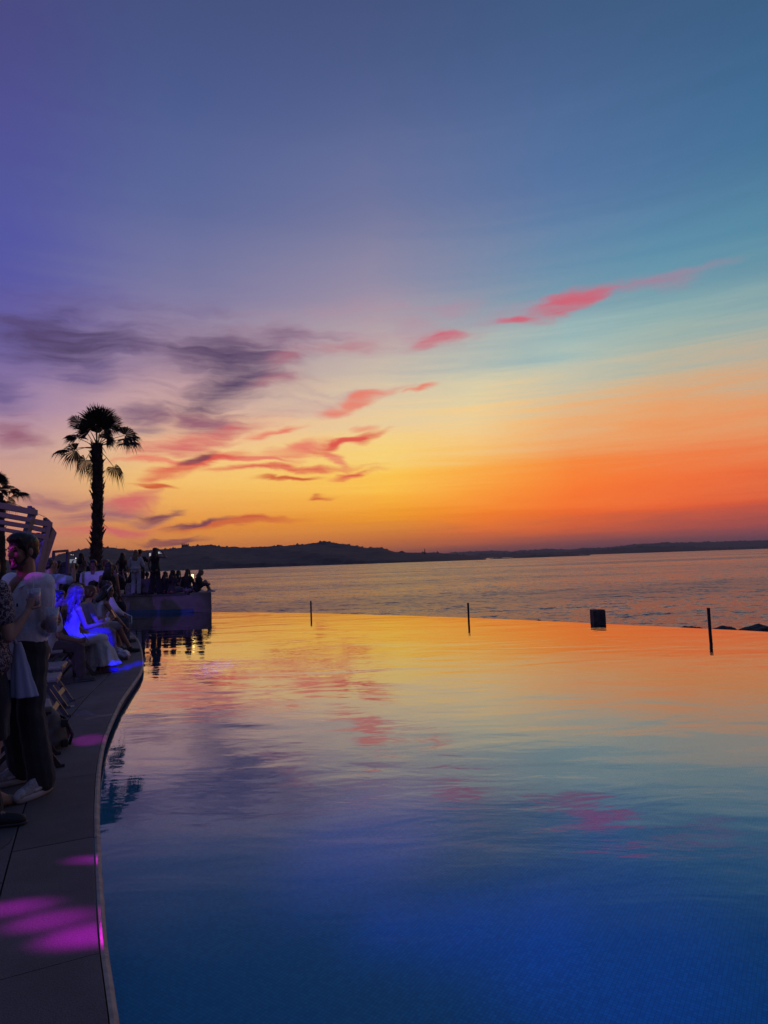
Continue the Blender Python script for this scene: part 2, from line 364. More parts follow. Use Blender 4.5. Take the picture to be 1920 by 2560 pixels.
# terrain falling from the terrace wall to the water
V = []; cols_ = polyline_resample([(-30, 38)] + [tuple(p) for p in edge] + [(16, -30)], 90); offs = [0.25, 1.5, 3, 5, 8, 11, 15, 19, 24, 30, 36, 43, 50]
for i, q in enumerate(cols_):
    a = cols_[max(i - 1, 0)]; b = cols_[min(i + 1, len(cols_) - 1)]; d = (b - a) / np.linalg.norm(b - a); nrm = np.array([-d[1], d[0]])
    if nrm @ np.array([0.6, 0.8]) < 0: nrm = -nrm
    for o in offs:
        x, y = q + nrm * o
        V.append((x, y, -3.3 - o * 0.05 + (fbm(x * 0.25, y * 0.25, 2) - 0.5) * min(1.2, 0.1 + o * 0.1)))
n = len(offs); structure(mesh_obj('shore', V, [(i * n + k, i * n + k + 1, (i + 1) * n + k + 1, (i + 1) * n + k) for i in range(len(cols_) - 1) for k in range(n - 1)], m_rock))
def boulder(px0, px1, py, Y, h, seed, label):
    a, b = ony(px0, py, Y), ony(px1, py, Y); c = (a + b) / 2; w = abs(b[0] - a[0]) / 2
    bm = bmesh.new(); bmesh.ops.create_icosphere(bm, subdivisions=4, radius=1.0)
    for v in bm.verts:
        n = fbm(v.co.x * 2.2 + seed, v.co.y * 2.2 + v.co.z * 1.7, seed) - 0.5
        f = 1 + n * 0.8; v.co = Vector((v.co.x * w * 1.05 * (1 + n * .15), v.co.y * w * 0.7 * f, v.co.z * h * f * (0.75 + 0.5 * fbm(v.co.x * 4 + seed, 3.1, seed))))
    o = bm_obj('shore_rock', bm, m_rock); o.location = (c[0], c[1], c[2] - h * 0.98)
    return tag(o, label, 'rock', 'low shore rocks beyond the pool edge')
boulder(850, 925, 1536, 58, .5, 1, 'low dark shore rock just right of the leftmost thin post')
boulder(1195, 1240, 1548, 56, .45, 2, 'small dark shore rock right of the middle thin post')
boulder(1322, 1362, 1552, 55, .45, 3, 'small dark shore rock left of the square stone pillar')
boulder(1690, 1762, 1566, 48, .45, 4, 'flat dark shore rock left of the rightmost thin post')
boulder(1772, 1842, 1565, 47, .5, 5, 'dark shore rock just right of the rightmost thin post')
boulder(1838, 1960, 1564, 46, .6, 6, 'widest dark shore rock at the right edge of the picture')

# ------------------------------------------------------------------ pool
WZ, FZ = -0.10, -1.25
m_floor = bpy.data.materials.new('blue_mosaic'); m_floor.use_nodes = True
T = NT(m_floor.node_tree); b = T.n['Principled BSDF']; co = T.new('ShaderNodeTexCoord').outputs['Object']
rc = T.mapping(co, rot=(0, 0, R(33)), scale=(1 / 0.027,) * 3)
fr = T.vmath('FRACTION', rc); sx = T.new('ShaderNodeSeparateXYZ'); T.l.new(fr, sx.inputs[0])
ex = T.math('ABSOLUTE', T.math('SUBTRACT', sx.outputs[0], 0.5)); ey = T.math('ABSOLUTE', T.math('SUBTRACT', sx.outputs[1], 0.5))
gr = T.rng(T.math('MAXIMUM', ex, ey), 0.40, 0.47)
wn = T.new('ShaderNodeTexWhiteNoise', noise_dimensions='2D'); T.l.new(T.vmath('FLOOR', rc), wn.inputs['Vector'])
tile = T.mix(wn.outputs[0], (0.022, 0.25, 0.44, 1), (0.034, 0.35, 0.56, 1))
big = T.noise(co, 0.8, 3, 0.5)
tile = T.mix(T.rng(big, 0.3, 0.7, 0, 0.25), tile, (0.022, 0.24, 0.44, 1))
T.l.new(T.mix(T.math('MULTIPLY', gr, 0.55), tile, (0.006, 0.08, 0.18, 1)), b.inputs['Base Color'])
b.inputs['Roughness'].default_value = 0.35
m_water = bpy.data.materials.new('pool_water'); m_water.use_nodes = True
T = NT(m_water.node_tree); T.n.remove(T.n['Principled BSDF']); mo = T.n['Material Output']
co = T.new('ShaderNodeTexCoord').outputs['Object']
h = None
patch = T.rng(T.noise(T.mapping(co, scale=(0.25, 0.35, 1)), 1.0, 2, 0.5), 0.35, 0.68, 0.25, 1.0)
for sc, rot, stc, amp, det, pp in [(0.9, 0.25, (0.45, 1, 1), 0.011, 2, False), (2.6, 0.12, (0.4, 1, 1), 0.0062, 3, True), (7.0, -0.15, (0.5, 1, 1), 0.0015, 2, True)]:
    nn = T.math('MULTIPLY', T.noise(T.mapping(co, rot=(0, 0, rot), scale=stc), sc, det, 0.5, 0.6), amp)
    if pp: nn = T.math('MULTIPLY', nn, patch)
    h = nn if h is None else T.math('ADD', h, nn)
bn = T.new('ShaderNodeBump'); bn.inputs['Strength'].default_value = 1.0; bn.inputs['Distance'].default_value = 1.0; T.l.new(h, bn.inputs['Height'])
geo = T.new('ShaderNodeNewGeometry')      # reflectance of water for a ray from either side 
cosi = T.math('ABSOLUTE', T.vmath('DOT_PRODUCT', bn.outputs[0], geo.outputs['Incoming']))
fre = T.math('ADD', 0.012, T.rng(cosi, 0.50, 0.03, 0.0, 0.96))      # tuned to the strong evening gloss of the pool
gl = T.new('ShaderNodeBsdfGlossy'); gl.inputs['Roughness'].default_value = 0.015; T.l.new(bn.outputs[0], gl.inputs['Normal'])
tr = T.new('ShaderNodeBsdfTransparent'); tr.inputs['Color'].default_value = (0.6, 0.94, 0.98, 1)
ms = T.new('ShaderNodeMixShader'); T.l.new(fre, ms.inputs[0]); T.l.new(tr.outputs[0], ms.inputs[1]); T.l.new(gl.outputs[0], ms.inputs[2]); T.l.new(ms.outputs[0], mo.inputs[0])

DE = [(1.9, -5.0), (1.0, -3.0), (0.35, -0.8), (-0.15, 0.6), (-0.62, 1.6)] + [tuple(onz(*q, 0)[:2]) for q in
      [(283, 2560), (258, 2380), (247, 2233), (240, 2060), (241, 1980), (248, 1900), (265, 1831), (302, 1751), (330, 1710), (350, 1680), (356, 1655), (350, 1612), (335, 1588), (305, 1565), (300, 1555)]]
de = catmull(DE, 6)                       # the deck's rounded pool edge, near to far
far_corner = (-8.35, 21.3)
P0, P1, P2 = (-10.3, 24.6), (-7.35, 24.35), (-6.45, 24.0)
outline = [tuple(q) for q in de] + [far_corner, (-10.4, 21.6), (-10.4, 24.8)] + [tuple(q) for q in edge if q[0] > -6.45] + [(15.6, -8)]
structure(mesh_obj('pool_water', [(x, y, WZ) for x, y in outline], [tuple(range(len(outline)))[::-1]], m_water))
flo = [(x - .25, y) for x, y in outline[:len(de)]] + outline[len(de):]
structure(mesh_obj('pool_floor', [(x, y, FZ) for x, y in flo], [tuple(range(len(flo)))[::-1]], m_floor))
m_tilewall = mat('dark_blue_wall_tile', (0.005, 0.026, 0.075), 0.6, spec=.25, noise=(30, 0.35))
def ribbon(name, P, z0, z1, thick, material, parent=None, side=1):
    """upright wall along a plan polyline"""
    P = np.array(P, float); V = []; n = len(P)
    for i in range(n):
        d = P[min(i + 1, n - 1)] - P[max(i - 1, 0)]; d /= np.linalg.norm(d); nr = np.array([d[1], -d[0]]) * side * thick
        for (q, z) in ((P[i], z0), (P[i], z1), (P[i] + nr, z1), (P[i] + nr, z0)): V.append((q[0], q[1], z))
    Fc = [(0, 1, 2, 3), (4 * n - 1, 4 * n - 2, 4 * n - 3, 4 * n - 4)]
    for i in range(n - 1):
        for k in range(4): Fc.append((4 * i + k, 4 * (i + 1) + k, 4 * (i + 1) + (k + 1) % 4, 4 * i + (k + 1) % 4))
    return mesh_obj(name, V, Fc, material, parent)
m_render = mat('grey_render', (0.30, 0.235, 0.19), 0.85, noise=(3, 0.2), bump=(25, 0.15, 0.01))
pw = tag(ribbon('infinity_edge', [tuple(q) for q in edge], -3.6, WZ - 0.006, 0.22, m_tilewall, side=1), 'low overflow wall under the straight far edge of the pool', 'pool wall')

# ------------------------------------------------------------------ deck: coping stones along the curve, paving slabs behind
def stained(name, col, seed):
    m = bpy.data.materials.new(name); m.use_nodes = True; T = NT(m.node_tree); b = T.n['Principled BSDF']; co = T.new('ShaderNodeTexCoord').outputs['Object']
    oi = T.new('ShaderNodeObjectInfo').outputs['Random']
    g1 = T.noise(co, 160, 3, .7); g2 = T.noise(T.mapping(co, loc=(seed, 0, 0)), 2.2, 5, .65); g3 = T.noise(T.mapping(co, loc=(0, seed, 0)), .8, 4, .6, .8)
    c = T.vmath('SCALE', col, scale=T.math('MULTIPLY', T.rng(oi, 0, 1, .86, 1.14, False), T.math('MULTIPLY', T.rng(g1, .25, .75, .62, 1.35), T.rng(g2, .3, .7, .84, 1.14))))
    wet = T.rng(g3, .60, .68)                       # splashed, darker and glossier patches
    T.l.new(T.mix(T.math('MULTIPLY', wet, .45), c, (col[0] * .35, col[1] * .35, col[2] * .38, 1)), b.inputs['Base Color'])
    T.l.new(T.rng(wet, 0, 1, .80, .38), b.inputs['Roughness'])
    bn = T.new('ShaderNodeBump'); bn.inputs['Strength'].default_value = .5; bn.inputs['Distance'].default_value = .004; T.l.new(g1, bn.inputs['Height']); T.l.new(bn.outputs[0], b.inputs['Normal'])
    return m
m_stone = stained('deck_stone', (0.110, 0.090, 0.096), 3.0); m_cope = stained('coping_stone', (0.120, 0.098, 0.100), 7.0)
m_nose = mat('pale_nosing_with_glow', (0.40, 0.31, 0.25), .7, noise=(14, .25), bump=(40, .5, .006))  # pale stone, lightened further: sunset glow on the rim put into its colour
m_bed = mat('deck_bed', (0.03, 0.026, 0.03), 0.95)
def xedge(y): return float(np.interp(y, de[:, 1], de[:, 0]))
den = np.array(de); nrmL = []
for i in range(len(den)):
    d = den[min(i + 1, len(den) - 1)] - den[max(i - 1, 0)]; d /= np.linalg.norm(d); nrmL.append(np.array([-d[1], d[0]]))   # to the left of travel: onto the deck
nrmL = np.array(nrmL); CW = 0.43
inner = den + nrmL * CW
dk = structure(mesh_obj('deck', [(x, y, -0.055) for x, y in [tuple(q - m * -0.012) for q, m in zip(den, nrmL)]] + [(-8.35, 21.28, -0.055), (-40, 21.28, -0.055), (-40, -6, -0.055)],
                        [tuple(range(len(den) + 3))], m_bed))
pwl = ribbon('pool_wall', [tuple(q + m * 0.02) for q, m in zip(den, nrmL)] + [far_corner, (-10.6, 21.5)], FZ - 0.1, -0.32, 0.3, m_floor, dk, side=-1)
ribbon('waterline_tile', [tuple(q + m * 0.017) for q, m in zip(den, nrmL)] + [far_corner, (-10.6, 21.5)], -0.34, -0.056, 0.25, m_tilewall, dk, side=-1)
# coping stones
s = np.r_[0, np.cumsum(np.linalg.norm(np.diff(den, axis=0), axis=1))]
def at_s(t): return np.array([np.interp(t, s, den[:, 0]), np.interp(t, s, den[:, 1])]), np.array([np.interp(t, s, nrmL[:, 0]), np.interp(t, s, nrmL[:, 1])])
s_joint = float(np.interp(onz(258, 2380, 0)[1], den[:, 1], s)); step = 1.28
cuts = [s_joint + k * step for k in range(-6, 20) if 0.1 < s_joint + k * step < s[-1] - 0.2]; cuts = [0.0] + cuts + [s[-1]]
for c0, c1 in zip(cuts[:-1], cuts[1:]):
    dz = random.uniform(-0.0015, 0.0015)
    prof = [(0.012, -0.045), (0.012, -0.010), (0.016, 0.0), (0.05, 0.001), (CW - 0.006, 0.0), (CW - 0.003, -0.004), (CW - 0.003, -0.05), (0.012, -0.05)]
    ts = np.linspace(c0 + 0.003, c1 - 0.003, 7); V = []; m_ = len(prof)
    for t in ts:
        q, nn = at_s(t); nn = nn / np.linalg.norm(nn)
        for u, z in prof: p = q + nn * u; V.append((p[0], p[1], z + dz))
    Fc = [tuple(range(m_)), tuple(range(6 * m_, 7 * m_))[::-1]] + [(i * m_ + k, i * m_ + (k + 1) % m_, (i + 1) * m_ + (k + 1) % m_, (i + 1) * m_ + k) for i in range(6) for k in range(m_)]
    cs_ = mesh_obj('coping_stone', V, Fc, m_cope, dk)
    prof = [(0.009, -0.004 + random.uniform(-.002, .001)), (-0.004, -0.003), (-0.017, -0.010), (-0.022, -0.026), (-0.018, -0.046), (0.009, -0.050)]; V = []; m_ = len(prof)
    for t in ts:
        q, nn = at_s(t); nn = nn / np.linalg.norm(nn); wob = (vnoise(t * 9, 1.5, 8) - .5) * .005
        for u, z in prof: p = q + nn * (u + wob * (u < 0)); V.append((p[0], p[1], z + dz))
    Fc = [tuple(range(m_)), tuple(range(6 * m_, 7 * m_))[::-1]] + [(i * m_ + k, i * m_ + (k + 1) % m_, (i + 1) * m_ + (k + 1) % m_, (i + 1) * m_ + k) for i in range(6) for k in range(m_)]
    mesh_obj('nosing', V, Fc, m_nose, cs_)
# paving slabs
inn = inner[np.argsort(inner[:, 1])]
def xin(y): return float(np.interp(y, inn[:, 1], inn[:, 0])) - 0.004
y = -3.0; row = 0
while y < 21.2:
    y1 = min(y + 0.80, 21.27); x = -13.0 - 0.35 * (row % 2)
    while True:
        x1 = x + 1.2; ys = np.linspace(y + 0.003, y1 - 0.003, 6); lim = [xin(t) for t in ys]
        if x > max(lim) - 0.02: break
        right = [(min(x1 - 0.003, l), t) for l, t in zip(lim, ys)]
        left = [(min(x + 0.003, r[0] - 0.002), t) for r, t in zip(right, ys)]
        dz = random.uniform(-0.0015, 0.0015); ring = right + left[::-1]; k = len(ring)
        V = [(a, b_, dz) for a, b_ in ring] + [(a, b_, -0.05) for a, b_ in ring]
        mesh_obj('paving_slab', V, [tuple(range(k))] + [(i, i + k, (i + 1) % k + k, (i + 1) % k) for i in range(k)], m_stone, dk)
        x = x1
    y = y1; row += 1
# pool steps in the corner behind the curve
for k in range(3):
    bm = bmesh.new(); box(bm, (-8.75 - 0.1 * k, 21.7 + 0.32 * k, -0.16 - 0.16 * k), (1.9, 0.32, 0.12), bevel=0.012); bm_obj('pool_step', bm, m_cope, dk)

# ------------------------------------------------------------------ raised terrace rising out of the pool
ter = empty('raised_terrace', (-8.5, 24.5, 0)); tag(ter, 'low grey rendered terrace wall standing in the pool with people on top', 'terrace')
TZ = 0.56
top = catmull([(-10.3, 24.75), (-9.0, 24.45), (-7.95, 24.2), (-7.05, 24.25), (-6.42, 24.3)], 6)
def local(o): o.matrix_parent_inverse = Matrix.Translation(-Vector(o.parent.location)) @ Matrix.Identity(4); return o
poly = [tuple(q) for q in top] + [(-7.15, 26.6), (-8.4, 30), (-11.5, 33), (-18, 33), (-18, 24.9), (-10.3, 24.9)]
k = len(poly)
local(mesh_obj('terrace_wall', [(a, b_, TZ - 0.05) for a, b_ in poly] + [(a, b_, -3.6) for a, b_ in poly], [tuple(range(k))] + [(i, i + k, (i + 1) % k + k, (i + 1) % k) for i in range(k)], m_render, ter))
cap = [tuple(q + np.array([0, -0.03])) for q in top if q[0] < -7.2]; cap2 = cap + [(-7.2, 25.0), (-7.35, 26.6), (-8.6, 29.8), (-11.5, 32.8), (-17.9, 32.8), (-17.9, 24.95), (-10.3, 24.95)]; k = len(cap2)
local(mesh_obj('cap_slab', [(a, b_, TZ) for a, b_ in cap2] + [(a, b_, TZ - 0.047) for a, b_ in cap2], [tuple(range(k))] + [(i, i + k, (i + 1) % k + k, (i + 1) % k) for i in range(k)], m_cope, ter))
c3 = [(-7.19, 24.24), (-6.42, 24.29), (-6.95, 25.9), (-7.19, 26.0)]; k = 4
local(mesh_obj('end_slab', [(a, b_, TZ + 0.03) for a, b_ in c3] + [(a, b_, TZ - 0.047) for a, b_ in c3], [(0, 1, 2, 3)] + [(i, i + k, (i + 1) % k + k, (i + 1) % k) for i in range(k)], m_render, ter))
m_band = mat('pale_blue_waterline_tile', (0.05, 0.14, 0.26), 0.3, noise=(20, 0.25))
local(ribbon('tile_band', [tuple(q + np.array([0, -0.015])) for q in top if q[0] < -7.0], -0.3, 0.02, 0.012, m_band, ter, side=1))
# land behind it so that the deck runs on to the left
structure(mesh_obj('garden_ground', [(-60, 21.2, -0.08), (-10.4, 21.2, -0.08), (-10.4, 24.9, -0.08), (-18.0, 24.9, -0.08), (-18, 31, -0.08), (-60, 31, -0.08)], [(0, 1, 2, 3, 4, 5)], m_stone))

# hand rail of the pool ladder
m_steel = mat('brushed_steel', (0.55, 0.53, 0.52), 0.3, 1.0)
a, b_ = ony(308, 1531, 22.4), ony(329, 1541, 21.6)
rl = empty('pool_handrail', (b_[0], b_[1], -0.1)); tag(rl, 'thin steel handrail slanting into the pool beside the terrace wall', 'handrail')
bm = bmesh.new(); tube(bm, [a, a + (b_ - a) * .5, b_], 0.02, 8); local(bm_obj('rail', bm, m_steel, rl, True))
bm = bmesh.new(); tube(bm, [b_ + np.array([0, 0, -1.0]), b_], 0.02, 8); local(bm_obj('post', bm, m_steel, rl, True))
bm = bmesh.new(); tube(bm, [a + np.array([0, 0, -1.0]), a], 0.02, 8); local(bm_obj('post', bm, m_steel, rl, True))

# ------------------------------------------------------------------ posts at the far edge, stone pillar
m_dark = mat('dark_post_metal', (0.03, 0.028, 0.03), 0.6)
for (x, yt, yb, lab) in [(777, 1503, 1534, 'leftmost of the three thin dark posts along the pool edge'), (1170, 1508, 1545, 'middle one of the three thin dark posts along the pool edge'), (1771, 1521, 1574, 'rightmost of the three thin dark posts along the pool edge')]:
    q = onz(x + 2, yb, WZ); d = np.array([q[0], q[1]]); d = d / np.linalg.norm(d); Y = q[1] - 0.18
    t = ony(x, yt, Y)
    e = empty('edge_post', (t[0], Y, WZ)); tag(e, lab, 'post', 'thin posts along the pool edge')
    bm = bmesh.new(); box(bm, (0, 0, (t[2] - WZ) / 2 - 0.55), (0.048, 0.048, t[2] - WZ + 1.1), bevel=0.005); bm_obj('shaft', bm, m_dark, e)
    bm = bmesh.new(); box(bm, (0, 0, t[2] - WZ + 0.004), (0.056, 0.056, 0.012), bevel=0.003); bm_obj('cap', bm, m_dark, e)
Y = onz(1493, 1562, WZ)[1] + 1.1
a, b_ = ony(1478, 1526, Y), ony(1509, 1527, Y); w = b_[0] - a[0]
m_pil = mat('weathered_stone', (0.11, 0.085, 0.075), 0.9, noise=(6, 0.35), bump=(14, 0.8, 0.03))
pl = empty('stone_pillar', ((a[0] + b_[0]) / 2, Y, -3.3)); tag(pl, 'square weathered stone pillar standing just beyond the pool edge', 'pillar')
bm = bmesh.new(); box(bm, (0, 0, (a[2] + 3.3) / 2), (w, w, a[2] + 3.3), bevel=0.02)
bmesh.ops.subdivide_edges(bm, edges=bm.edges[:], cuts=3, use_grid_fill=True)
for v in bm.verts: v.co += Vector((vnoise(v.co.z * 3, v.co.x * 9, 3) - .5, vnoise(v.co.z * 3, v.co.y * 9, 5) - .5, 0)) * 0.025
bm_obj('shaft', bm, m_pil, pl)
bm = bmesh.new(); box(bm, (0.0, 0, a[2] + 3.3 + 0.003), (w * 0.94, w * 0.94, 0.02), bevel=0.008); bm_obj('cap', bm, m_pil, pl)

# ------------------------------------------------------------------ figures: lofts and tapered capsules fused into one skin
V3 = lambda *a: np.array(a, float)
def unit(v): v = np.array(v, float); return v / (np.linalg.norm(v) + 1e-9)
class Blob:
    def __init__(s): s.V = []; s.F = []; s.MI = []
    def add(s, V, F, mi=0):
        o = len(s.V); s.V += [tuple(v) for v in V]; s.F += [tuple(i + o for i in f) for f in F]; s.MI += [mi] * len(F)
    def rings(s, R_, mi=0):
        n = len(R_[0]); V = [p for r in R_ for p in r]; m = len(R_)
        F = [(i * n + k, i * n + (k + 1) % n, (i + 1) * n + (k + 1) % n, (i + 1) * n + k) for i in range(m - 1) for k in range(n)]
        F += [tuple(range(n))[::-1], tuple(range((m - 1) * n, m * n))]
        s.add(V, F, mi)
    def cap(s, p0, r0, p1, r1, n=10, mi=0, flat=1.0, fl_dir=None):
        p0, p1 = V3(*p0), V3(*p1); d = p1 - p0; L = np.linalg.norm(d); d = d / (L + 1e-9)
        a = V3(0, 0, 1) if abs(d[2]) < 0.9 else V3(1, 0, 0)
        if fl_dir is not None: a = V3(*fl_dir)
        u = unit(np.cross(a, d)); w = np.cross(d, u)           # w lies along fl_dir
        out = []
        for th in (-80, -45, -10): t = R(th); out.append((p0 + d * r0 * math.sin(t), r0 * math.cos(t)))
        for k in (0.25, 0.5, 0.75): out.append((p0 + d * L * k, r0 + (r1 - r0) * k))
        for th in (10, 45, 80): t = R(th); out.append((p1 + d * r1 * math.sin(t), r1 * math.cos(t)))
        th = np.arange(n) * (2 * math.pi / n); circ = np.cos(th)[:, None] * u + np.sin(th)[:, None] * (w * flat)
        s.rings([(c + circ * r).tolist() for c, r in out], mi)
    def chain(s, pts, rad, n=10, mi=0):
        for (p, q, a, b) in zip(pts[:-1], pts[1:], rad[:-1], rad[1:]): s.cap(p, a, q, b, n, mi)
    def ell(s, c, r, M=np.eye(3), n=12, mi=0):
        c = V3(*c); R_ = []
        for i in range(1, 9):
            t = math.pi * (i / 9 - 0.5)
            R_.append([c + M @ V3(r[0] * math.cos(t) * math.cos(2 * math.pi * k / n), r[1] * math.cos(t) * math.sin(2 * math.pi * k / n), r[2] * math.sin(t)) for k in range(n)])
        s.rings(R_, mi)
    def loft(s, sects, n=20, mi=0):
        """sects: (centre, x axis, y axis, rx, ry[, wave amplitude, wave count])"""
        R_ = []
        for q in sects:
            c, x, y, rx, ry = q[:5]; am, nw = (q[5], q[6]) if len(q) > 5 else (0, 0)
            R_.append([V3(*c) + (V3(*x) * rx * math.cos(2 * math.pi * k / n) + V3(*y) * ry * math.sin(2 * math.pi * k / n)) * (1 + am * math.sin(nw * 2 * math.pi * k / n + (q[7] if len(q) > 7 else 0))) for k in range(n)])
        s.rings(R_, mi)
PENDING = []
def blob_obj(name, blob, mats, parent, voxel=None, smooth=3, fold=None, extra=None):
    o = mesh_obj(name, blob.V, blob.F, None, parent)
    for m in (mats if isinstance(mats, (list, tuple)) else [mats]): o.data.materials.append(m)
    if voxel:
        md = o.modifiers.new('r', 'REMESH'); md.mode = 'VOXEL'; md.voxel_size = voxel; md.use_smooth_shade = True
        if smooth: sm = o.modifiers.new('s', 'SMOOTH'); sm.factor = 0.5; sm.iterations = smooth
        PENDING.append((o, fold, extra))
    else: o.data.shade_smooth()
    return o
def flush():
    dg = bpy.context.evaluated_depsgraph_get()
    for o, fold, extra in PENDING:
        me = bpy.data.meshes.new_from_object(o.evaluated_get(dg))
        n = len(me.vertices); co = np.empty(n * 3, 'f'); no = np.empty(n * 3, 'f')
        me.vertices.foreach_get('co', co); me.vertices.foreach_get('normal', no); co = co.reshape(-1, 3); no = no.reshape(-1, 3)
        if fold:
            amp, fx, fz, sd = fold; x, y, z = co.T
            w = np.sin(x * fx + 2.1 * np.sin(z * fz * .6 + sd) + y * fx * .7) * np.sin(z * fz + 1.7 * np.sin(x * fx * .5 + sd) + y * fz * .5) + 0.6 * np.sin((x - z * .8) * fx * 1.3 + y * fx + sd * 2) * np.sin(z * fz * 1.7 + x * 7 + sd)
            co = co + no * (w * amp)[:, None]
            me.vertices.foreach_set('co', co.ravel().astype('f'))
        if extra is not None and extra.V:
            bm = bmesh.new(); bm.from_mesh(me)
            vs = [bm.verts.new(v) for v in extra.V]
            for f, mi in zip(extra.F, extra.MI):
                fc = bm.faces.new([vs[i] for i in f]); fc.material_index = mi
            bm.to_mesh(me); bm.free()
        me.shade_smooth()
        for m in o.data.materials:
            if m.name not in [q.name for q in me.materials if q]: me.materials.append(m)
        old = o.data; o.modifiers.clear(); o.data = me; me.name = old.name
    PENDING.clear()

FEM = [(-.24, .09, .085), (-.12, .15, .112), (.0, .168, .118), (.16, .145, .100), (.34, .118, .085), (.52, .128, .092), (.70, .146, .104), (.83, .152, .092), (.93, .125, .072), (1.01, .065, .056)]
MAL = [(-.24, .09, .085), (-.12, .145, .112), (.0, .158, .115), (.16, .148, .105), (.34, .145, .102), (.52, .158, .110), (.70, .178, .118), (.83, .182, .104), (.93, .150, .080), (1.01, .072, .062)]
SIT_CHAIR = dict(P=(0, 0, .53), N=(0, .06, 1.02), kn=[(-.11, .42, .50), (.11, .42, .50)], an=[(-.11, .44, .09), (.11, .44, .09)])
SIT_FLOOR = dict(P=(0, 0, .13), N=(0, .05, .60), kn=[(-.16, .36, .24), (.16, .36, .24)], an=[(-.06, .42, .07), (.06, .46, .07)])
SIT_KNEES = dict(P=(0, 0, .13), N=(0, .10, .60), kn=[(-.09, .36, .44), (.09, .38, .42)], an=[(-.09, .58, .07), (.09, .62, .07)])
SKIN = {'fair': (0.36, 0.20, 0.14), 'tan': (0.26, 0.135, 0.085), 'brown': (0.15, 0.075, 0.048)}

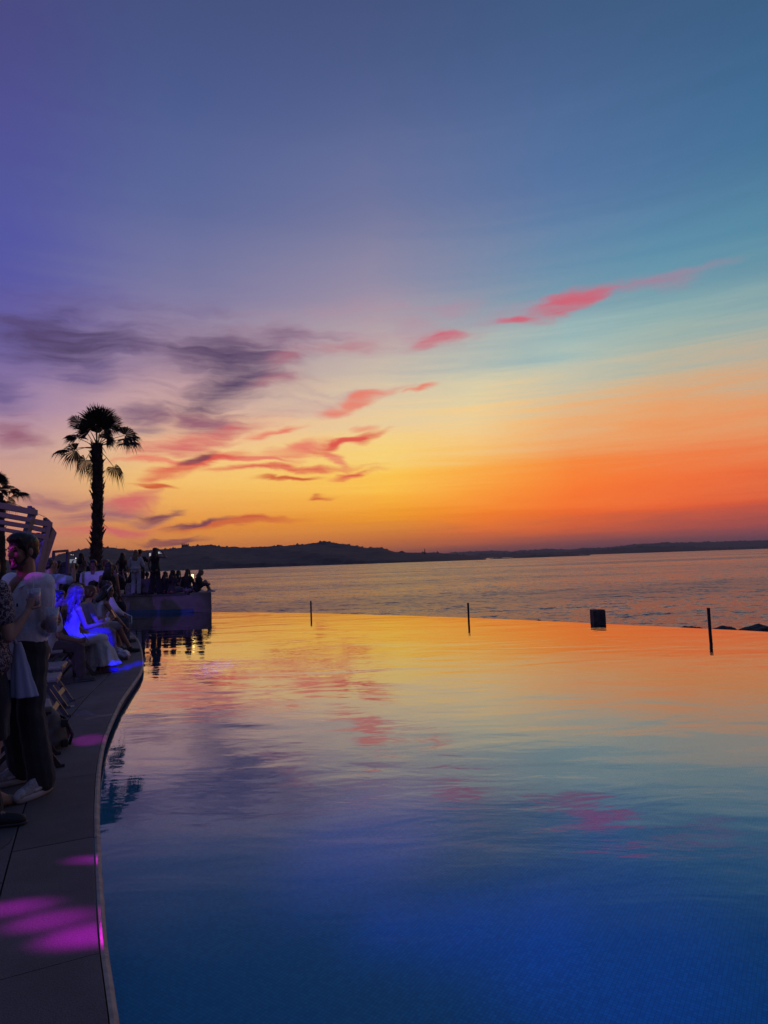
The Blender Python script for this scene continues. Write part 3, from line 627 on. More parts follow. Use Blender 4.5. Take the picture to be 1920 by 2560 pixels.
def person(label, loc, rz, H=1.70, sex='f', pose=None, skin='tan', hair=('long', (0.012, 0.009, 0.008), .30), top=None, bottom=None, shoes=(0.03, 0.03, 0.03), arms=None, head=None, voxel=.014, group='people gathered at the poolside', heel=0.0, shw=None):
    """arms: per side dict(el=, wr=, hd=) offsets in torso axes; returns root and a dict of joints in local metres"""
    e = empty('person', loc, rz); s = H / 1.70; e.scale = (s, s, s); tag(e, label, 'person', group)
    p = dict(P=(0, 0, .93), N=(0, -.015, 1.425), kn=[(-.10, .025, .50), (.10, .025, .50)], an=[(-.105, -.02, .085), (.105, -.02, .085)], face=(0, 1, 0), toe=[(-.15, 1, 0), (.15, 1, 0)])
    if pose: p.update(pose)
    P, N = V3(*p['P']), V3(*p['N']); u = unit(N - P); f = V3(*p['face']); f = unit(f - u * (f @ u)); r = np.cross(f, u); M = np.stack([r, f, u], 1)
    tab = FEM if sex == 'f' else MAL; Lt = np.linalg.norm(N - P)
    def sect(tb, infl=0.0, lo=-9, hi=9, wave=0, nw=0): return [(P + u * Lt * t, r, f, a + infl, b + infl * (1.0 if t > .2 else 1.1), wave, nw) for t, a, b in tb if lo <= t <= hi]
    sw = shw or (.165 if sex == 'f' else .195)
    sh = [N + r * sw * k - u * .055 for k in (-1, 1)]; hip = [P + r * .085 * k - u * .02 for k in (-1, 1)]
    A = []
    for k in (0, 1):
        sg = (-1, 1)[k]; a = dict(el=(sg * .055, -.03, -.27), wr=(sg * .06, .05, -.50), hd=None)
        if arms and arms[k]: a.update(arms[k])
        el, wr = sh[k] + M @ V3(*a['el']), sh[k] + M @ V3(*a['wr']); hd = unit(wr - el) if a['hd'] is None else unit(M @ V3(*a['hd']))
        cz_, sz_ = math.cos(-rz), math.sin(-rz); rot_ = lambda q: V3(cz_ * q[0] - sz_ * q[1], sz_ * q[0] + cz_ * q[1], q[2]); pal = a.get('palm')
        if 'el_w' in a: el = rot_(V3(*a['el_w']) - V3(*loc)) / s
        if 'wr_w' in a: wr = rot_(V3(*a['wr_w']) - V3(*loc)) / s
        if 'hd_w' in a: hd = unit(rot_(V3(*a['hd_w']))); pal = rot_(V3(*a['palm_w']))
        A.append((el, wr, hd, a.get('curl', .5), pal))
    kn = [V3(*q) for q in p['kn']]; an = [V3(*q) for q in p['an']]; toe = [unit(q) for q in p['toe']]
    B = Blob(); X = Blob(); ms = .94 if sex == 'f' else 1.12
    B.loft(sect(tab))
    B.cap(sh[0], .056 * ms, sh[1], .056 * ms)
    if sex == 'f':
        for k in (-1, 1): B.ell(P + u * Lt * .66 + f * .075 + r * k * .066, (.062, .055, .062), M)
    for k in (-1, 1): B.ell(P + u * -.04 - f * .045 + r * k * .07, (.085, .085, .095), M)
    hf = unit(head) if head is not None else f; hu = unit(V3(0, 0, 1) * .85 + u * .3); hu = unit(hu - hf * (hu @ hf) * .9); hf = unit(hf - hu * (hf @ hu)); hr = np.cross(hf, hu); HM = np.stack([hr, hf, hu], 1)
    hc = N + u * .055 + hu * .115 + hf * .028
    B.cap(N - u * .06, .058 * ms, hc - hu * .06 - hf * .015, .050 * ms)
    hs = .98
    def hp(x, y, z): return hc + HM @ (V3(x, y, z) * hs)
    B.ell(hp(0, -.005, .03), (.073 * hs, .092 * hs, .085 * hs), HM, 16); B.ell(hp(0, .030, -.035), (.056 * hs, .062 * hs, .078 * hs), HM, 16)
    B.ell(hp(0, .070, -.088), (.026, .022, .020), HM); B.cap(hp(0, .088, .012), .011, hp(0, .104, -.022), .014); B.cap(hp(-.03, .078, .03), .016, hp(.03, .078, .03), .016)
    for k in (-1, 1):
        B.ell(hp(k * .040, .062, -.020), (.022, .022, .022), HM); X.ell(hp(k * .076, -.004, -.004), (.010, .020, .030), HM, 8)
        X.ell(hp(k * .031, .080, .008), (.014, .009, .007), HM, 8, 1); X.cap(hp(k * .016, .0925, .029), .0032, hp(k * .046, .083, .032), .0026, 6, 1)
    X.cap(hp(-.02, .083, -.052), .005, hp(.02, .083, -.052), .005, 6, 2); X.cap(hp(-.016, .085, -.060), .005, hp(.016, .085, -.060), .005, 6, 2)
    for k in (0, 1):
        sg = (-1, 1)[k]; el, wr, hd, curl, palm = A[k]
        B.cap(sh[k], .047 * ms, sh[k] + (el - sh[k]) * .45, .044 * ms); B.cap(sh[k] + (el - sh[k]) * .45, .044 * ms, el, .035 * ms)
        B.cap(el, .036 * ms, el + (wr - el) * .35, .038 * ms); B.cap(el + (wr - el) * .35, .038 * ms, wr, .024 * ms)
        # hand: palm, four fingers of unequal length with a knuckle bend, thumb from the side of the palm
        fa = unit(el - wr); pn = V3(*palm) if palm is not None else np.cross(hd, V3(0, 0, 1) if abs(hd[2]) < .8 else f) * -sg; pn = unit(pn - hd * (pn @ hd)); sd = np.cross(hd, pn)
        pc = wr + hd * .045; B.cap(wr, .022 * ms, wr + hd * .075, .033 * ms, 10, 0, .5, pn)
        for j, (off, ln) in enumerate(((-.030, .070), (-.010, .080), (.010, .076), (.028, .060))):
            b0 = wr + hd * .078 + sd * off * ms; b1 = b0 + unit(hd + pn * curl * .9) * ln * .5; b2 = b1 + unit(hd * (1 - curl) + pn * (curl * 1.7)) * ln * .5
            X.cap(b0, .0085 * ms, b1, .008 * ms, 7); X.cap(b1, .008 * ms, b2, .0068 * ms, 7)
        b0 = wr + hd * .028 - sd * .026 * ms; b1 = b0 + unit(hd * .6 - sd * .7 + pn * .45) * .036; b2 = b1 + unit(hd * .75 + pn * (.4 + curl * .5)) * .030
        X.cap(b0, .0115 * ms, b1, .0095 * ms, 7); X.cap(b1, .0095 * ms, b2, .008 * ms, 7)
        th = .083 if sex == 'f' else .085
        B.cap(hip[k], th, kn[k], .054); B.cap(kn[k], .054, kn[k] + (an[k] - kn[k]) * .3 - toe[k] * .012, .055); B.cap(kn[k] + (an[k] - kn[k]) * .3 - toe[k] * .012, .055, an[k], .034)
        ft = unit(V3(toe[k][0], toe[k][1], -.02)); heelp = an[k] - ft * .035 + V3(0, 0, -.045); B.cap(an[k], .036, heelp, .034)
        B.cap(heelp, .033, an[k] + ft * .14 + V3(0, 0, -.062 - heel), .028); B.cap(an[k] + V3(0, 0, -.01), .034, an[k] + ft * .10 + V3(0, 0, -.05 - heel), .030)
    sk = mat('skin_' + skin, SKIN[skin], 0.5, noise=(30, .06)); ey = mat('eye_and_brow_dark', (0.02, 0.015, 0.015), 0.25); lip = mat('lips', (0.20, 0.085, 0.07), 0.5)
    blob_obj('body', B, [sk, ey, lip], e, voxel, 2, None, X)
    J = dict(P=P, N=N, u=u, f=f, r=r, M=M, hp=hp, HM=HM, sh=sh, A=A, kn=kn, an=an, hip=hip, toe=toe, hc=hc, sect=sect, tab=tab, Lt=Lt, e=e, s=s)
    if hair: add_hair(J, hair, voxel, sex)
    if top: add_top(J, voxel, sex, **top)
    if bottom: add_bottom(J, voxel, sex, **bottom)
    if shoes is not None:
        for k in (0, 1):
            S = Blob(); ft = unit(V3(toe[k][0], toe[k][1], 0)); a = an[k]
            gz = a[2] - .085
            S.cap((a - ft * .045)[:2].tolist() + [gz + .042], .040, (a + ft * .05)[:2].tolist() + [gz + .040], .042); S.cap((a + ft * .05)[:2].tolist() + [gz + .038], .043, (a + ft * .155)[:2].tolist() + [gz + .030], .033)
            S.cap(a + V3(0, 0, .0), .041, (a + ft * .03)[:2].tolist() + [gz + .045], .042)
            so = Blob(); so.cap((a - ft * .05)[:2].tolist() + [gz + .014], .043, (a + ft * .05)[:2].tolist() + [gz + .012], .046, 12, 0, .3, (0, 0, 1)); so.cap((a + ft * .05)[:2].tolist() + [gz + .012], .046, (a + ft * .160)[:2].tolist() + [gz + .012], .036, 12, 0, .3, (0, 0, 1))
            sho = blob_obj('shoe', S, mat('shoe_%.2f_%.2f' % (shoes[0], shoes[2]), shoes, .6, noise=(40, .15)), e, voxel * .8, 2)
            blob_obj('sole', so, mat('sole_%.2f' % shoes[0], tuple(min(.7, c * 1.6 + .01) for c in shoes), .7), sho)
    return e, J
def hair_mat(c): return mat('hair_%.3f_%.3f_%.3f' % c, c, .42, noise=(60, .35, (1, 1, .12)), bump=(120, .5, .006, (1, 1, .08)), spec=.4)
def add_hair(J, hair, voxel, sex):
    style, col, ln = hair; hp, HM, e = J['hp'], J['HM'], J['e']; m = hair_mat(col); Bh = Blob()
    cv = 1.22 if style == 'curly' else 1.0
    if style == 'short':
        Bh.ell(hp(0, -.014, .048), (.083, .102, .084), HM, 18); Bh.ell(hp(0, -.05, .0), (.072, .058, .072), HM, 14); Bh.ell(hp(0, .045, .092), (.062, .052, .034), HM, 14)
        for k in (-1, 1): Bh.cap(hp(k * .072, .03, .03), .012, hp(k * .070, .018, -.03), .008)
    else:
        Bh.ell(hp(0, -.018, .040), (.086 * cv, .104 * (.5 + .5 * cv), .088 * cv), HM, 18); Bh.ell(hp(0, -.045, -.02), (.082 * cv, .070 * cv, .085 * cv), HM, 16)
        for k in (-1, 1): Bh.cap(hp(k * .066, .030, .05), .026, hp(k * .072, .0, -.06), .026)
    if style in ('long', 'curly'):
        q0 = hp(0, -.062, -.02); q1 = J['N'] - J['f'] * .075 + J['u'] * .04; q2 = q1 - J['u'] * ln * .55 - J['f'] * .035; q3 = q1 - J['u'] * ln - J['f'] * .03
        Bh.loft([(q0, HM[:, 0], HM[:, 1], .085 * cv, .055 * cv), (q1, J['r'], J['f'], .098 * cv, .055 * cv), (q2, J['r'], J['f'], .105 * cv, .042 * cv), (q3 + (q2 - q3) * .25, J['r'], J['f'], .085 * cv, .034 * cv), (q3, J['r'], J['f'], .035 * cv, .018 * cv)])
        for k in (-1, 1): Bh.chain([hp(k * .076, .012, -.03), hp(k * .082, .01, -.11), J['N'] + J['r'] * k * .085 + J['f'] * .03 - J['u'] * .03, J['N'] + J['r'] * k * .085 + J['f'] * .04 - J['u'] * .16], [.028, .028, .026, .012])
    if style == 'bun': Bh.ell(hp(0, -.115, .075), (.05, .045, .045), HM, 14)
    ho = blob_obj('hair', Bh, m, e, max(voxel * .8, .008), 2, (.006, 55, 9, len(PENDING)) if style != 'short' else (.002, 90, 40, 1))
    if style in ('long', 'curly') and voxel < .013:
        rs = np.random.RandomState(int(abs(col[0]) * 1e5) % 997 + len(PENDING)); St = Blob()
        for i in range(70 if style == 'curly' else 36):
            t = rs.uniform(-1, 1); a = hp(.075 * t, -.05 - .045 * (1 - t * t) + rs.uniform(0, .02), rs.uniform(-.02, .05)); n = 9; pts = []
            sp = J['N'] + J['r'] * t * .115 - J['f'] * (.115 - .05 * abs(t)); L = ln * rs.uniform(.55, 1.05)
            for j in range(n):
                v = j / (n - 1); q = a * (1 - min(1, v * 2.5)) + sp * min(1, v * 2.5) - J['u'] * max(0, v - .3) / .7 * L
                w = (.020 if style == 'curly' else .006) * v
                pts.append(q + J['r'] * w * math.sin(j * (2.3 if style == 'curly' else .9) + i) + J['f'] * w * math.cos(j * (2.1 if style == 'curly' else .8) + i * 2))
            rad = [.007 + .008 * math.sin(math.pi * min(.97, j / (n - 1) + .12)) for j in range(n)]
            bmv = []
            for p_, q_, ra, rb in zip(pts[:-1], pts[1:], rad[:-1], rad[1:]): St.cap(p_, ra, q_, rb, 5)
        blob_obj('lock', St, m, ho)
def add_top(J, voxel, sex, style='tee', color=(.4, .4, .4), sleeve=.5, hem=-.12, infl=.016, neck=.95, matname=None, material=None, collar=False, loose=0.0):
    """sleeve: 0 none, .5 to mid upper arm, 1 elbow, 1.5 mid forearm, 2 wrist; hem/neck: heights along the spine"""
    e = J['e']; C = Blob(); P, u, r, f, Lt = J['P'], J['u'], J['r'], J['f'], J['Lt']
    tb = [(t, a + loose * max(0, (.8 - t)), b + loose * max(0, (.8 - t))) for t, a, b in J['tab']]
    ts = sorted(set([hem, neck] + [t for t, _, _ in tb if hem < t < neck])); xs = [q[0] for q in tb]
    C.loft([(P + u * Lt * t, r, f, max(.09, np.interp(t, xs, [q[1] for q in tb])) + infl, max(.075, np.interp(t, xs, [q[2] for q in tb])) + infl * 1.15) for t in ts], 24)
    if sex == 'f':
        for k in (-1, 1): C.ell(P + u * Lt * .66 + f * .08 + r * k * .064, (.066, .060, .064), J['M'])
    if sleeve > 0:
        ms = (.94 if sex == 'f' else 1.12)
        C.cap(J['sh'][0], .058 * ms + infl * .6, J['sh'][1], .058 * ms + infl * .6)
        for k in (0, 1):
            sh, (el, wr) = J['sh'][k], J['A'][k][:2]; t1 = min(1, sleeve)
            rr = (.050 * ms + infl * .8 + loose * .2)
            C.cap(sh, rr + .004, sh + (el - sh) * t1, rr if sleeve <= 1 else rr * .9)
            if sleeve > 1: C.cap(el, rr * .9, el + (wr - el) * (sleeve - 1), .036 * ms + infl)
    else:
        for k in (-1, 1): C.cap(P + u * Lt * .88 + r * k * .09 - f * .05, .022, P + u * Lt * .99 + r * k * .085, .016); C.cap(P + u * Lt * .99 + r * k * .085, .016, P + u * Lt * .85 + r * k * .085 + f * .07, .02)
    m = material or mat('cloth_%.2f_%.2f_%.2f' % color, color, .8, noise=(14, .08), bump=(10, .5, .05, (1, 1, .5)), sheen=.15)
    return blob_obj(matname or 'top', C, m, e, voxel * .9, 3, (.005, 22, 17, len(PENDING) * 1.3))
def add_bottom(J, voxel, sex, style='trousers', color=(.02, .02, .03), length=1.0, infl=.014, material=None, flare=0.0, waist=.12):
    e = J['e']; C = Blob(); P, u, r, f, Lt = J['P'], J['u'], J['r'], J['f'], J['Lt']; xs = [q[0] for q in J['tab']]
    at = lambda t: (P + u * Lt * t, r, f, np.interp(t, xs, [q[1] for q in J['tab']]) + infl, np.interp(t, xs, [q[2] for q in J['tab']]) + infl)
    m = material or mat('cloth_%.2f_%.2f_%.2f' % color, color, .82, noise=(12, .1), bump=(9, .5, .05, (1, 1, .4)), sheen=.1)
    if style in ('trousers', 'shorts'):
        C.loft([at(t) for t in (-.14, -.05, .05, waist)], 20)
        C.ell(P - u * .085, (.075, .085, .075), J['M'])
        for k in (-1, 1): C.ell(P - u * .04 - f * .038 + r * k * .07, (.080 + infl * .6, .080 + infl * .6, .095), J['M'])
        for k in (0, 1):
            h, q, a = J['hip'][k], J['kn'][k], J['an'][k]; l1 = min(1, length * 2)
            C.cap(h, .088 + infl, h + (q - h) * l1, .088 + infl + (.058 - .088) * l1 + flare * .3)
            if length > .5:
                l2 = length * 2 - 1; C.cap(q, .058 + infl + flare * .3, q + (a - q) * .4 * l2, .060 + infl + flare * .4); C.cap(q + (a - q) * .4 * l2, .060 + infl + flare * .4, q + (a - q) * l2, .046 + infl + flare)
        blob_obj(style, C, m, e, voxel * .9, 3, (.005, 24, 20, len(PENDING) * 1.7))
    else:
        seated = J['kn'][0][1] > .25
        if not seated:
            w = P + u * Lt * waist; hz = P[2] + .03 - length * (P[2] - .05); S = [(w, r, f, .135, .10)]
            for k in range(1, 7):
                v = k / 6; c = w * (1 - v) + V3(w[0], w[1], hz) * v; S.append((c, V3(1, 0, 0), V3(0, 1, 0), .135 + (.055 + flare) * min(1, v * 2) + flare * v, .10 + (.05 + flare) * min(1, v * 2) + flare * v, .05 * v, 7, v * .7))
            C.loft(S, 48)
        else:
            k0, k1 = J['kn']; kc = (k0 + k1) / 2; ac = (J['an'][0] + J['an'][1]) / 2
            C.loft([at(t) for t in (-.14, -.05, .05, waist)], 24)
            for t in (0, .5, 1):
                a = J['hip'][0] * (1 - t) + J['hip'][1] * t; b = k0 * (1 - t) + k1 * t; C.cap(a, .10, b, .082)
            if length > .5:
                hem = kc + (ac - kc) * (length * 2 - 1); fw = unit(V3(kc[0] - P[0], kc[1] - P[1], 0)); sd = np.cross(fw, V3(0, 0, 1))
                C.loft([(kc - fw * .05, sd, fw, .19, .13), (kc * .6 + hem * .4 - fw * .02, sd, fw, .20 + flare * .5, .15 + flare * .5, .05, 9), (hem, sd, fw, .22 + flare, .17 + flare, .09, 9, .6)], 48)
        blob_obj('skirt', C, m, e, voxel * .9, 3, (.006, 26, 6, len(PENDING) * 1.1))
def in_world(e, q):
    c, s_ = math.cos(e.rotation_euler[2]), math.sin(e.rotation_euler[2]); q = np.array(q) * e.scale[0]
    return V3(e.location[0] + c * q[0] - s_ * q[1], e.location[1] + s_ * q[0] + c * q[1], e.location[2] + q[2])

# things people hold
m_phone = mat('phone_black', (.015, .015, .018), .25)
def phone(label, w, rot, lit=0.0, col=(.9, .8, .9)):
    """w: world position of its middle; rot: Euler"""
    e = empty('phone', w); e.rotation_euler = rot; tag(e, label, 'phone')
    bm = bmesh.new(); box(bm, (0, 0, 0), (.075, .009, .152), bevel=.004); bm_obj('case', bm, m_phone, e, False)
    bm = bmesh.new(); box(bm, (0, -.0056, 0), (.069, .0015, .144)); bm_obj('screen', bm, mat('screen_lit_%.1f_%.1f' % (lit, col[2]), (.02, .02, .025), .15, emit=col, emit_s=lit) if lit else mat('screen_off', (.01, .01, .013), .1), e)
    bm = bmesh.new(); box(bm, (-.02, .0062, .05), (.028, .003, .03), bevel=.001); bm_obj('camera_lens', bm, mat('lens_glass', (.03, .03, .04), .1), e)
    return e
def cup(label, w, h=.13, r=.040, liquid=(.35, .01, .22), tilt=(0, 0, 0), straws=2, cat='cup', fill=.72):
    e = empty('drink_cup', w); e.rotation_euler = tilt; tag(e, label, cat)
    n = 24; Bc = Blob()
    prof = [(.72, 0), (1.0, h), (.96, h), (.70, .004)]
    Rg = [[V3(r * q * math.cos(2 * math.pi * k / n), r * q * math.sin(2 * math.pi * k / n), z) for k in range(n)] for q, z in prof]
    Bc.rings(Rg)
    gm = bpy.data.materials.get('clear_plastic')
    if gm is None:
        gm = bpy.data.materials.new('clear_plastic'); gm.use_nodes = True; T = NT(gm.node_tree); T.n.remove(T.n['Principled BSDF']); mo = T.n['Material Output']
        d = T.new('ShaderNodeBsdfDiffuse'); d.inputs[0].default_value = (.75, .7, .78, 1); g = T.new('ShaderNodeBsdfGlossy'); g.inputs[1].default_value = .12; t = T.new('ShaderNodeBsdfTransparent')
        m1 = T.new('ShaderNodeMixShader'); m1.inputs[0].default_value = .7; T.l.new(d.outputs[0], m1.inputs[1]); T.l.new(t.outputs[0], m1.inputs[2])
        m2 = T.new('ShaderNodeMixShader'); m2.inputs[0].default_value = .12; T.l.new(m1.outputs[0], m2.inputs[1]); T.l.new(g.outputs[0], m2.inputs[2]); T.l.new(m2.outputs[0], mo.inputs[0])
    blob_obj('cup_wall', Bc, gm, e)
    L = Blob(); L.rings([[V3(r * q * math.cos(2 * math.pi * k / n), r * q * math.sin(2 * math.pi * k / n), z) for k in range(n)] for q, z in ((.66, .008), (.69 + .26 * fill, h * fill))])
    blob_obj('drink', L, mat('drink_%.2f_%.2f' % (liquid[0], liquid[2]), liquid, .2), e)
    ice = Blob()
    for k in range(5): a = k * 1.9; ice.ell((r * .45 * math.cos(a), r * .45 * math.sin(a), h * (fill + .02 + .06 * (k % 2))), (.013, .013, .012))
    blob_obj('ice', ice, mat('ice', (.7, .68, .75), .15), e)
    for k in range(straws):
        bm = bmesh.new(); tube(bm, [(-.01 + .012 * k, .005, .02), (.006 + .016 * k, -.012, h + .085 - .01 * k)], .0034, 6); bm_obj('straw', bm, mat('straw_pale', (.7, .6, .72), .4), e, True)
    return e

# ------------------------------------------------------------------ palms
m_bark = mat('palm_bark', (0.060, 0.040, 0.030), .9, noise=(9, .4), bump=(16, .8, .03))
m_frond = mat('palm_frond', (0.022, 0.028, 0.014), .55, noise=(6, .3))
m_petiole = mat('palm_petiole', (0.06, 0.05, 0.02), .6)
def fan_frond(parent, base, tip, rad, sag, side, seed, nl=34, spread=118):
    """one fan leaf: stalk from base to tip, then a pleated fan whose tips droop"""
    rs = random.Random(seed); base, tip = Vector(base), Vector(tip)
    ax = (tip - base).normalized(); sd = Vector(side); sd = (sd - ax * sd.dot(ax)).normalized(); nm = ax.cross(sd)
    bm = bmesh.new(); mid = (base + tip) / 2 + Vector((0, 0, .06))
    tube(bm, [base, mid, tip], [.020, .014, .010], 6)
    stem = bm_obj('stalk', bm, m_petiole, None, True)
    bm = bmesh.new(); cen = tip
    def pt(a, q, lift, sg=1.0):
        d = ax * math.cos(a) + sd * math.sin(a)
        p = cen + d * q + nm * lift; s_ = max(0, q / rad - .35); p.z -= sag * rad * s_ ** 1.7 * sg * 1.35
        return p
    prev = None
    for i in range(nl):
        a = R(-spread + 2 * spread * (i + .5) / nl); da = R(spread / nl) * 1.08
        ln = rad * (1.0 - .22 * abs(a) / R(spread)) * rs.uniform(.84, 1.05); sg = rs.uniform(.7, 1.35)
        fold = .018 * (1 if i % 2 else -1)
        q0, q1, q2, q3 = .05 * rad, ln * .64, ln * .82, ln
        vs = [bm.verts.new(pt(a - da, q0, 0)), bm.verts.new(pt(a + da, q0, 0)),
              bm.verts.new(pt(a - da, q1, fold)), bm.verts.new(pt(a, q1, -fold)), bm.verts.new(pt(a + da, q1, fold)),
              bm.verts.new(pt(a - da * .38, q2, 0, sg)), bm.verts.new(pt(a + da * .38, q2, 0, sg)), bm.verts.new(pt(a + rs.uniform(-.05, .05), q3, rs.uniform(-.03, .03), sg * 1.1))]
        bm.faces.new((vs[0], vs[3], vs[2])); bm.faces.new((vs[0], vs[1], vs[3])); bm.faces.new((vs[1], vs[4], vs[3]))
        bm.faces.new((vs[2], vs[3], vs[6], vs[5])); bm.faces.new((vs[3], vs[4], vs[6])); bm.faces.new((vs[5], vs[6], vs[7]))
    me = bpy.data.meshes.new('frond'); bm.to_mesh(me); bm.free(); me.materials.append(m_frond)
    o = bpy.data.objects.new('frond', me); COL.objects.link(o); o.parent = parent; stem.parent = o
    return o
def palm(label, foot, topp, lean, fronds, r0, r1, seed, unit_m, boots=230):
    e = empty('palm_tree', foot); tag(e, label, 'palm tree'); rs = random.Random(seed)
    foot, topp = Vector(foot), Vector(topp); Hh = topp - foot
    n = 26; pts = []; rad = []
    for i in range(n):
        t = i / (n - 1); p = Hh * t + Vector((lean * math.sin(t * 3.1), 0, 0)); pts.append(p); rad.append((r0 + (r1 - r0) * t + .03 * math.exp(-t * 9)) * (1 + .07 * math.sin(i * 2.7)))
    bm = bmesh.new(); tube(bm, pts, rad, 14)
    tk = bm_obj('trunk', bm, m_bark, e, True)
    bm = bmesh.new()
    for i in range(boots):                       # split stubs of old leaf bases
        t = rs.uniform(.02, 1.0); a = rs.uniform(0, 6.283); k = min(int(t * (n - 1)), n - 2); fr = t * (n - 1) - k
        c = pts[k].lerp(pts[k + 1], fr); rr = rad[k] * .92; d = Vector((math.cos(a), math.sin(a), 0)); tn = Vector((-d.y, d.x, 0)); L = rs.uniform(.09, .24) * (1.5 if rs.random() < .2 else .85); w = rs.uniform(.035, .07)
        hang = rs.random() < .30
        q = c + d * rr; tipp = q + d * L * rs.uniform(.35, .8) + Vector((0, 0, (-1 if hang else 1) * L * rs.uniform(.6, 1.0)))
        v = [bm.verts.new(q - tn * w), bm.verts.new(q + tn * w), bm.verts.new(tipp + tn * w * .35), bm.verts.new(tipp - tn * w * .35), bm.verts.new(q - tn * w * .7 + d * .03 - Vector((0, 0, .03))), bm.verts.new(q + tn * w * .7 + d * .03 - Vector((0, 0, .03)))]
        bm.faces.new((v[0], v[1], v[2], v[3])); bm.faces.new((v[5], v[4], v[3], v[2])); bm.faces.new((v[0], v[3], v[4])); bm.faces.new((v[1], v[5], v[2]))
    bm_obj('leaf_base', bm, m_bark, tk)['kind'] = 'stuff'
    for i, (dx, dz, dy, rad_, sag, tw) in enumerate(fronds):
        c = Hh + Vector((0, 0, rs.uniform(-.25, .0))); tipp = Hh + Vector((dx, dy, dz)) * unit_m
        fan_frond(e, c, tipp, rad_ * unit_m, sag, (math.sin(tw), math.cos(tw), .35 * math.sin(tw * 3)), seed * 31 + i)
    return e
PD = 25.6
foot = ony(233, 1500, PD); foot[2] = TZ; crown = ony(242, 1108, PD)
u65 = 1.24 / 64.5
FR = [  # offsets of the fan's root from the crown in picture pixels at the palm's distance: right, up, depth, fan radius, droop
 (0, 42, 4, 52, .12, .3), (4, 34, -16, 48, .15, 1.2), (14, 44, -8, 42, .2, .9), (-6, 40, 12, 46, .12, 1.9), (12, 26, 2, 44, .4, .1), (-10, 24, -8, 40, .4, .7), (26, 36, 8, 38, .3, .5), (-32, 40, -6, 34, .45, .4), (-24, 34, 14, 28, .4, 1.3),
 (-44, 14, 10, 36, .7, .5), (-62, -10, 4, 38, .9, .4), (-34, -16, -18, 34, .95, 1.0),
 (58, 8, 0, 42, .8, .5), (50, 18, 18, 36, .85, 1.2), (66, -4, -14, 38, .9, .8), (28, 4, -22, 28, .9, 1.4),
 (-20, -34, -6, 30, 1.2, .6), (-10, -46, 12, 24, 1.3, 1.1), (34, -50, 2, 28, 1.4, .4), (10, 16, 24, 32, .6, .2)]
palm('tall fan palm silhouetted against the sunset on the raised terrace', foot, crown, .10, FR, .205, .175, 5, u65, 420)
foot = ony(4, 1530, 29.5); foot[2] = -.08; crown = ony(-2, 1232, 29.5); u2 = 29.5 / 1650
FR2 = [(0, 22, 4, 36, .2, .3), (6, 26, -12, 34, .25, 1.2), (-14, 30, 8, 36, .2, .7), (26, 4, 2, 34, .7, .5), (42, -2, 8, 38, .95, .4), (34, 6, -14, 34, .85, 1.2), (12, 4, -20, 34, .6, 1.5), (16, -18, 12, 26, 1.5, .6),
       (-30, 10, 0, 38, .6, .4), (-48, -6, 6, 38, 1.0, .6), (-24, -20, -10, 32, 1.3, 1.0), (-36, 20, -14, 36, .4, 1.3), (0, -26, 14, 26, 1.6, .2)]
palm('smaller fan palm at the left edge rising behind the pergola', foot, crown, .05, FR2, .17, .15, 9, u2, 160)

# ------------------------------------------------------------------ pergola of white boards, raked posts
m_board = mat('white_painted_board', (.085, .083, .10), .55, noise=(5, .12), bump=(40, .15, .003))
PX = -5.25
pe = empty('pergola', (PX, 9.2, 0)); tag(pe, 'white slatted timber pergola with raked posts behind the man in the white shirt', 'pergola')
def board(name, a, b, w, th=.05, off=0.0):
    """board in the pergola's side plane, from picture point a to b, w metres tall"""
    A_, B_ = onx(*a, PX + off), onx(*b, PX + off)
    bm = bmesh.new(); d = unit(B_ - A_); upv = unit(np.cross(V3(1, 0, 0), d)); bar(bm, A_, B_, th, w, up=tuple(upv))
    bmesh.ops.bevel(bm, geom=bm.edges[:], offset=.004, segments=1, affect='EDGES')
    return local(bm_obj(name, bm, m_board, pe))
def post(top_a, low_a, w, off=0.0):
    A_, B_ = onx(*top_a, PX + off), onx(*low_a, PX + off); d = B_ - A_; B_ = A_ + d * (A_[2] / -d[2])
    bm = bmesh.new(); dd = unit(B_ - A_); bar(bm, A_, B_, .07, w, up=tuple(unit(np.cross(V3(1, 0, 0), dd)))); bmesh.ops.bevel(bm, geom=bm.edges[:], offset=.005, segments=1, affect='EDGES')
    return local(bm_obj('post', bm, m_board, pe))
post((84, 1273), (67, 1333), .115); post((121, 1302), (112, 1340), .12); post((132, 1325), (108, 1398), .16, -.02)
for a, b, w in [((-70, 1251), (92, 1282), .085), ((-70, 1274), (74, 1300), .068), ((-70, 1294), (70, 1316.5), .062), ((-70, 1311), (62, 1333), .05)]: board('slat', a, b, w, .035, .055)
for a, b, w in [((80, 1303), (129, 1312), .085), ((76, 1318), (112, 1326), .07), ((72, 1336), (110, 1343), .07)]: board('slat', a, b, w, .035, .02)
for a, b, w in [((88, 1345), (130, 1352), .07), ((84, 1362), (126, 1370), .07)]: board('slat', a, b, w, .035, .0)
for a in ((74.5, 1269), (113.5, 1298.5), (96, 1336)): q = onx(*a, PX); bm = bmesh.new(); box(bm, q, (.05, .05, .05), bevel=.006); local(bm_obj('bracket', bm, m_dark, pe))
# wire strung along its top
q0, q1 = onx(20, 1258, PX), onx(116, 1299, PX); bm = bmesh.new(); tube(bm, [q0 + V3(0, 0, .03), (q0 + q1) / 2 + V3(0, 0, .035), q1 + V3(0, 0, .03)], .004, 5); local(bm_obj('wire', bm, m_dark, pe))

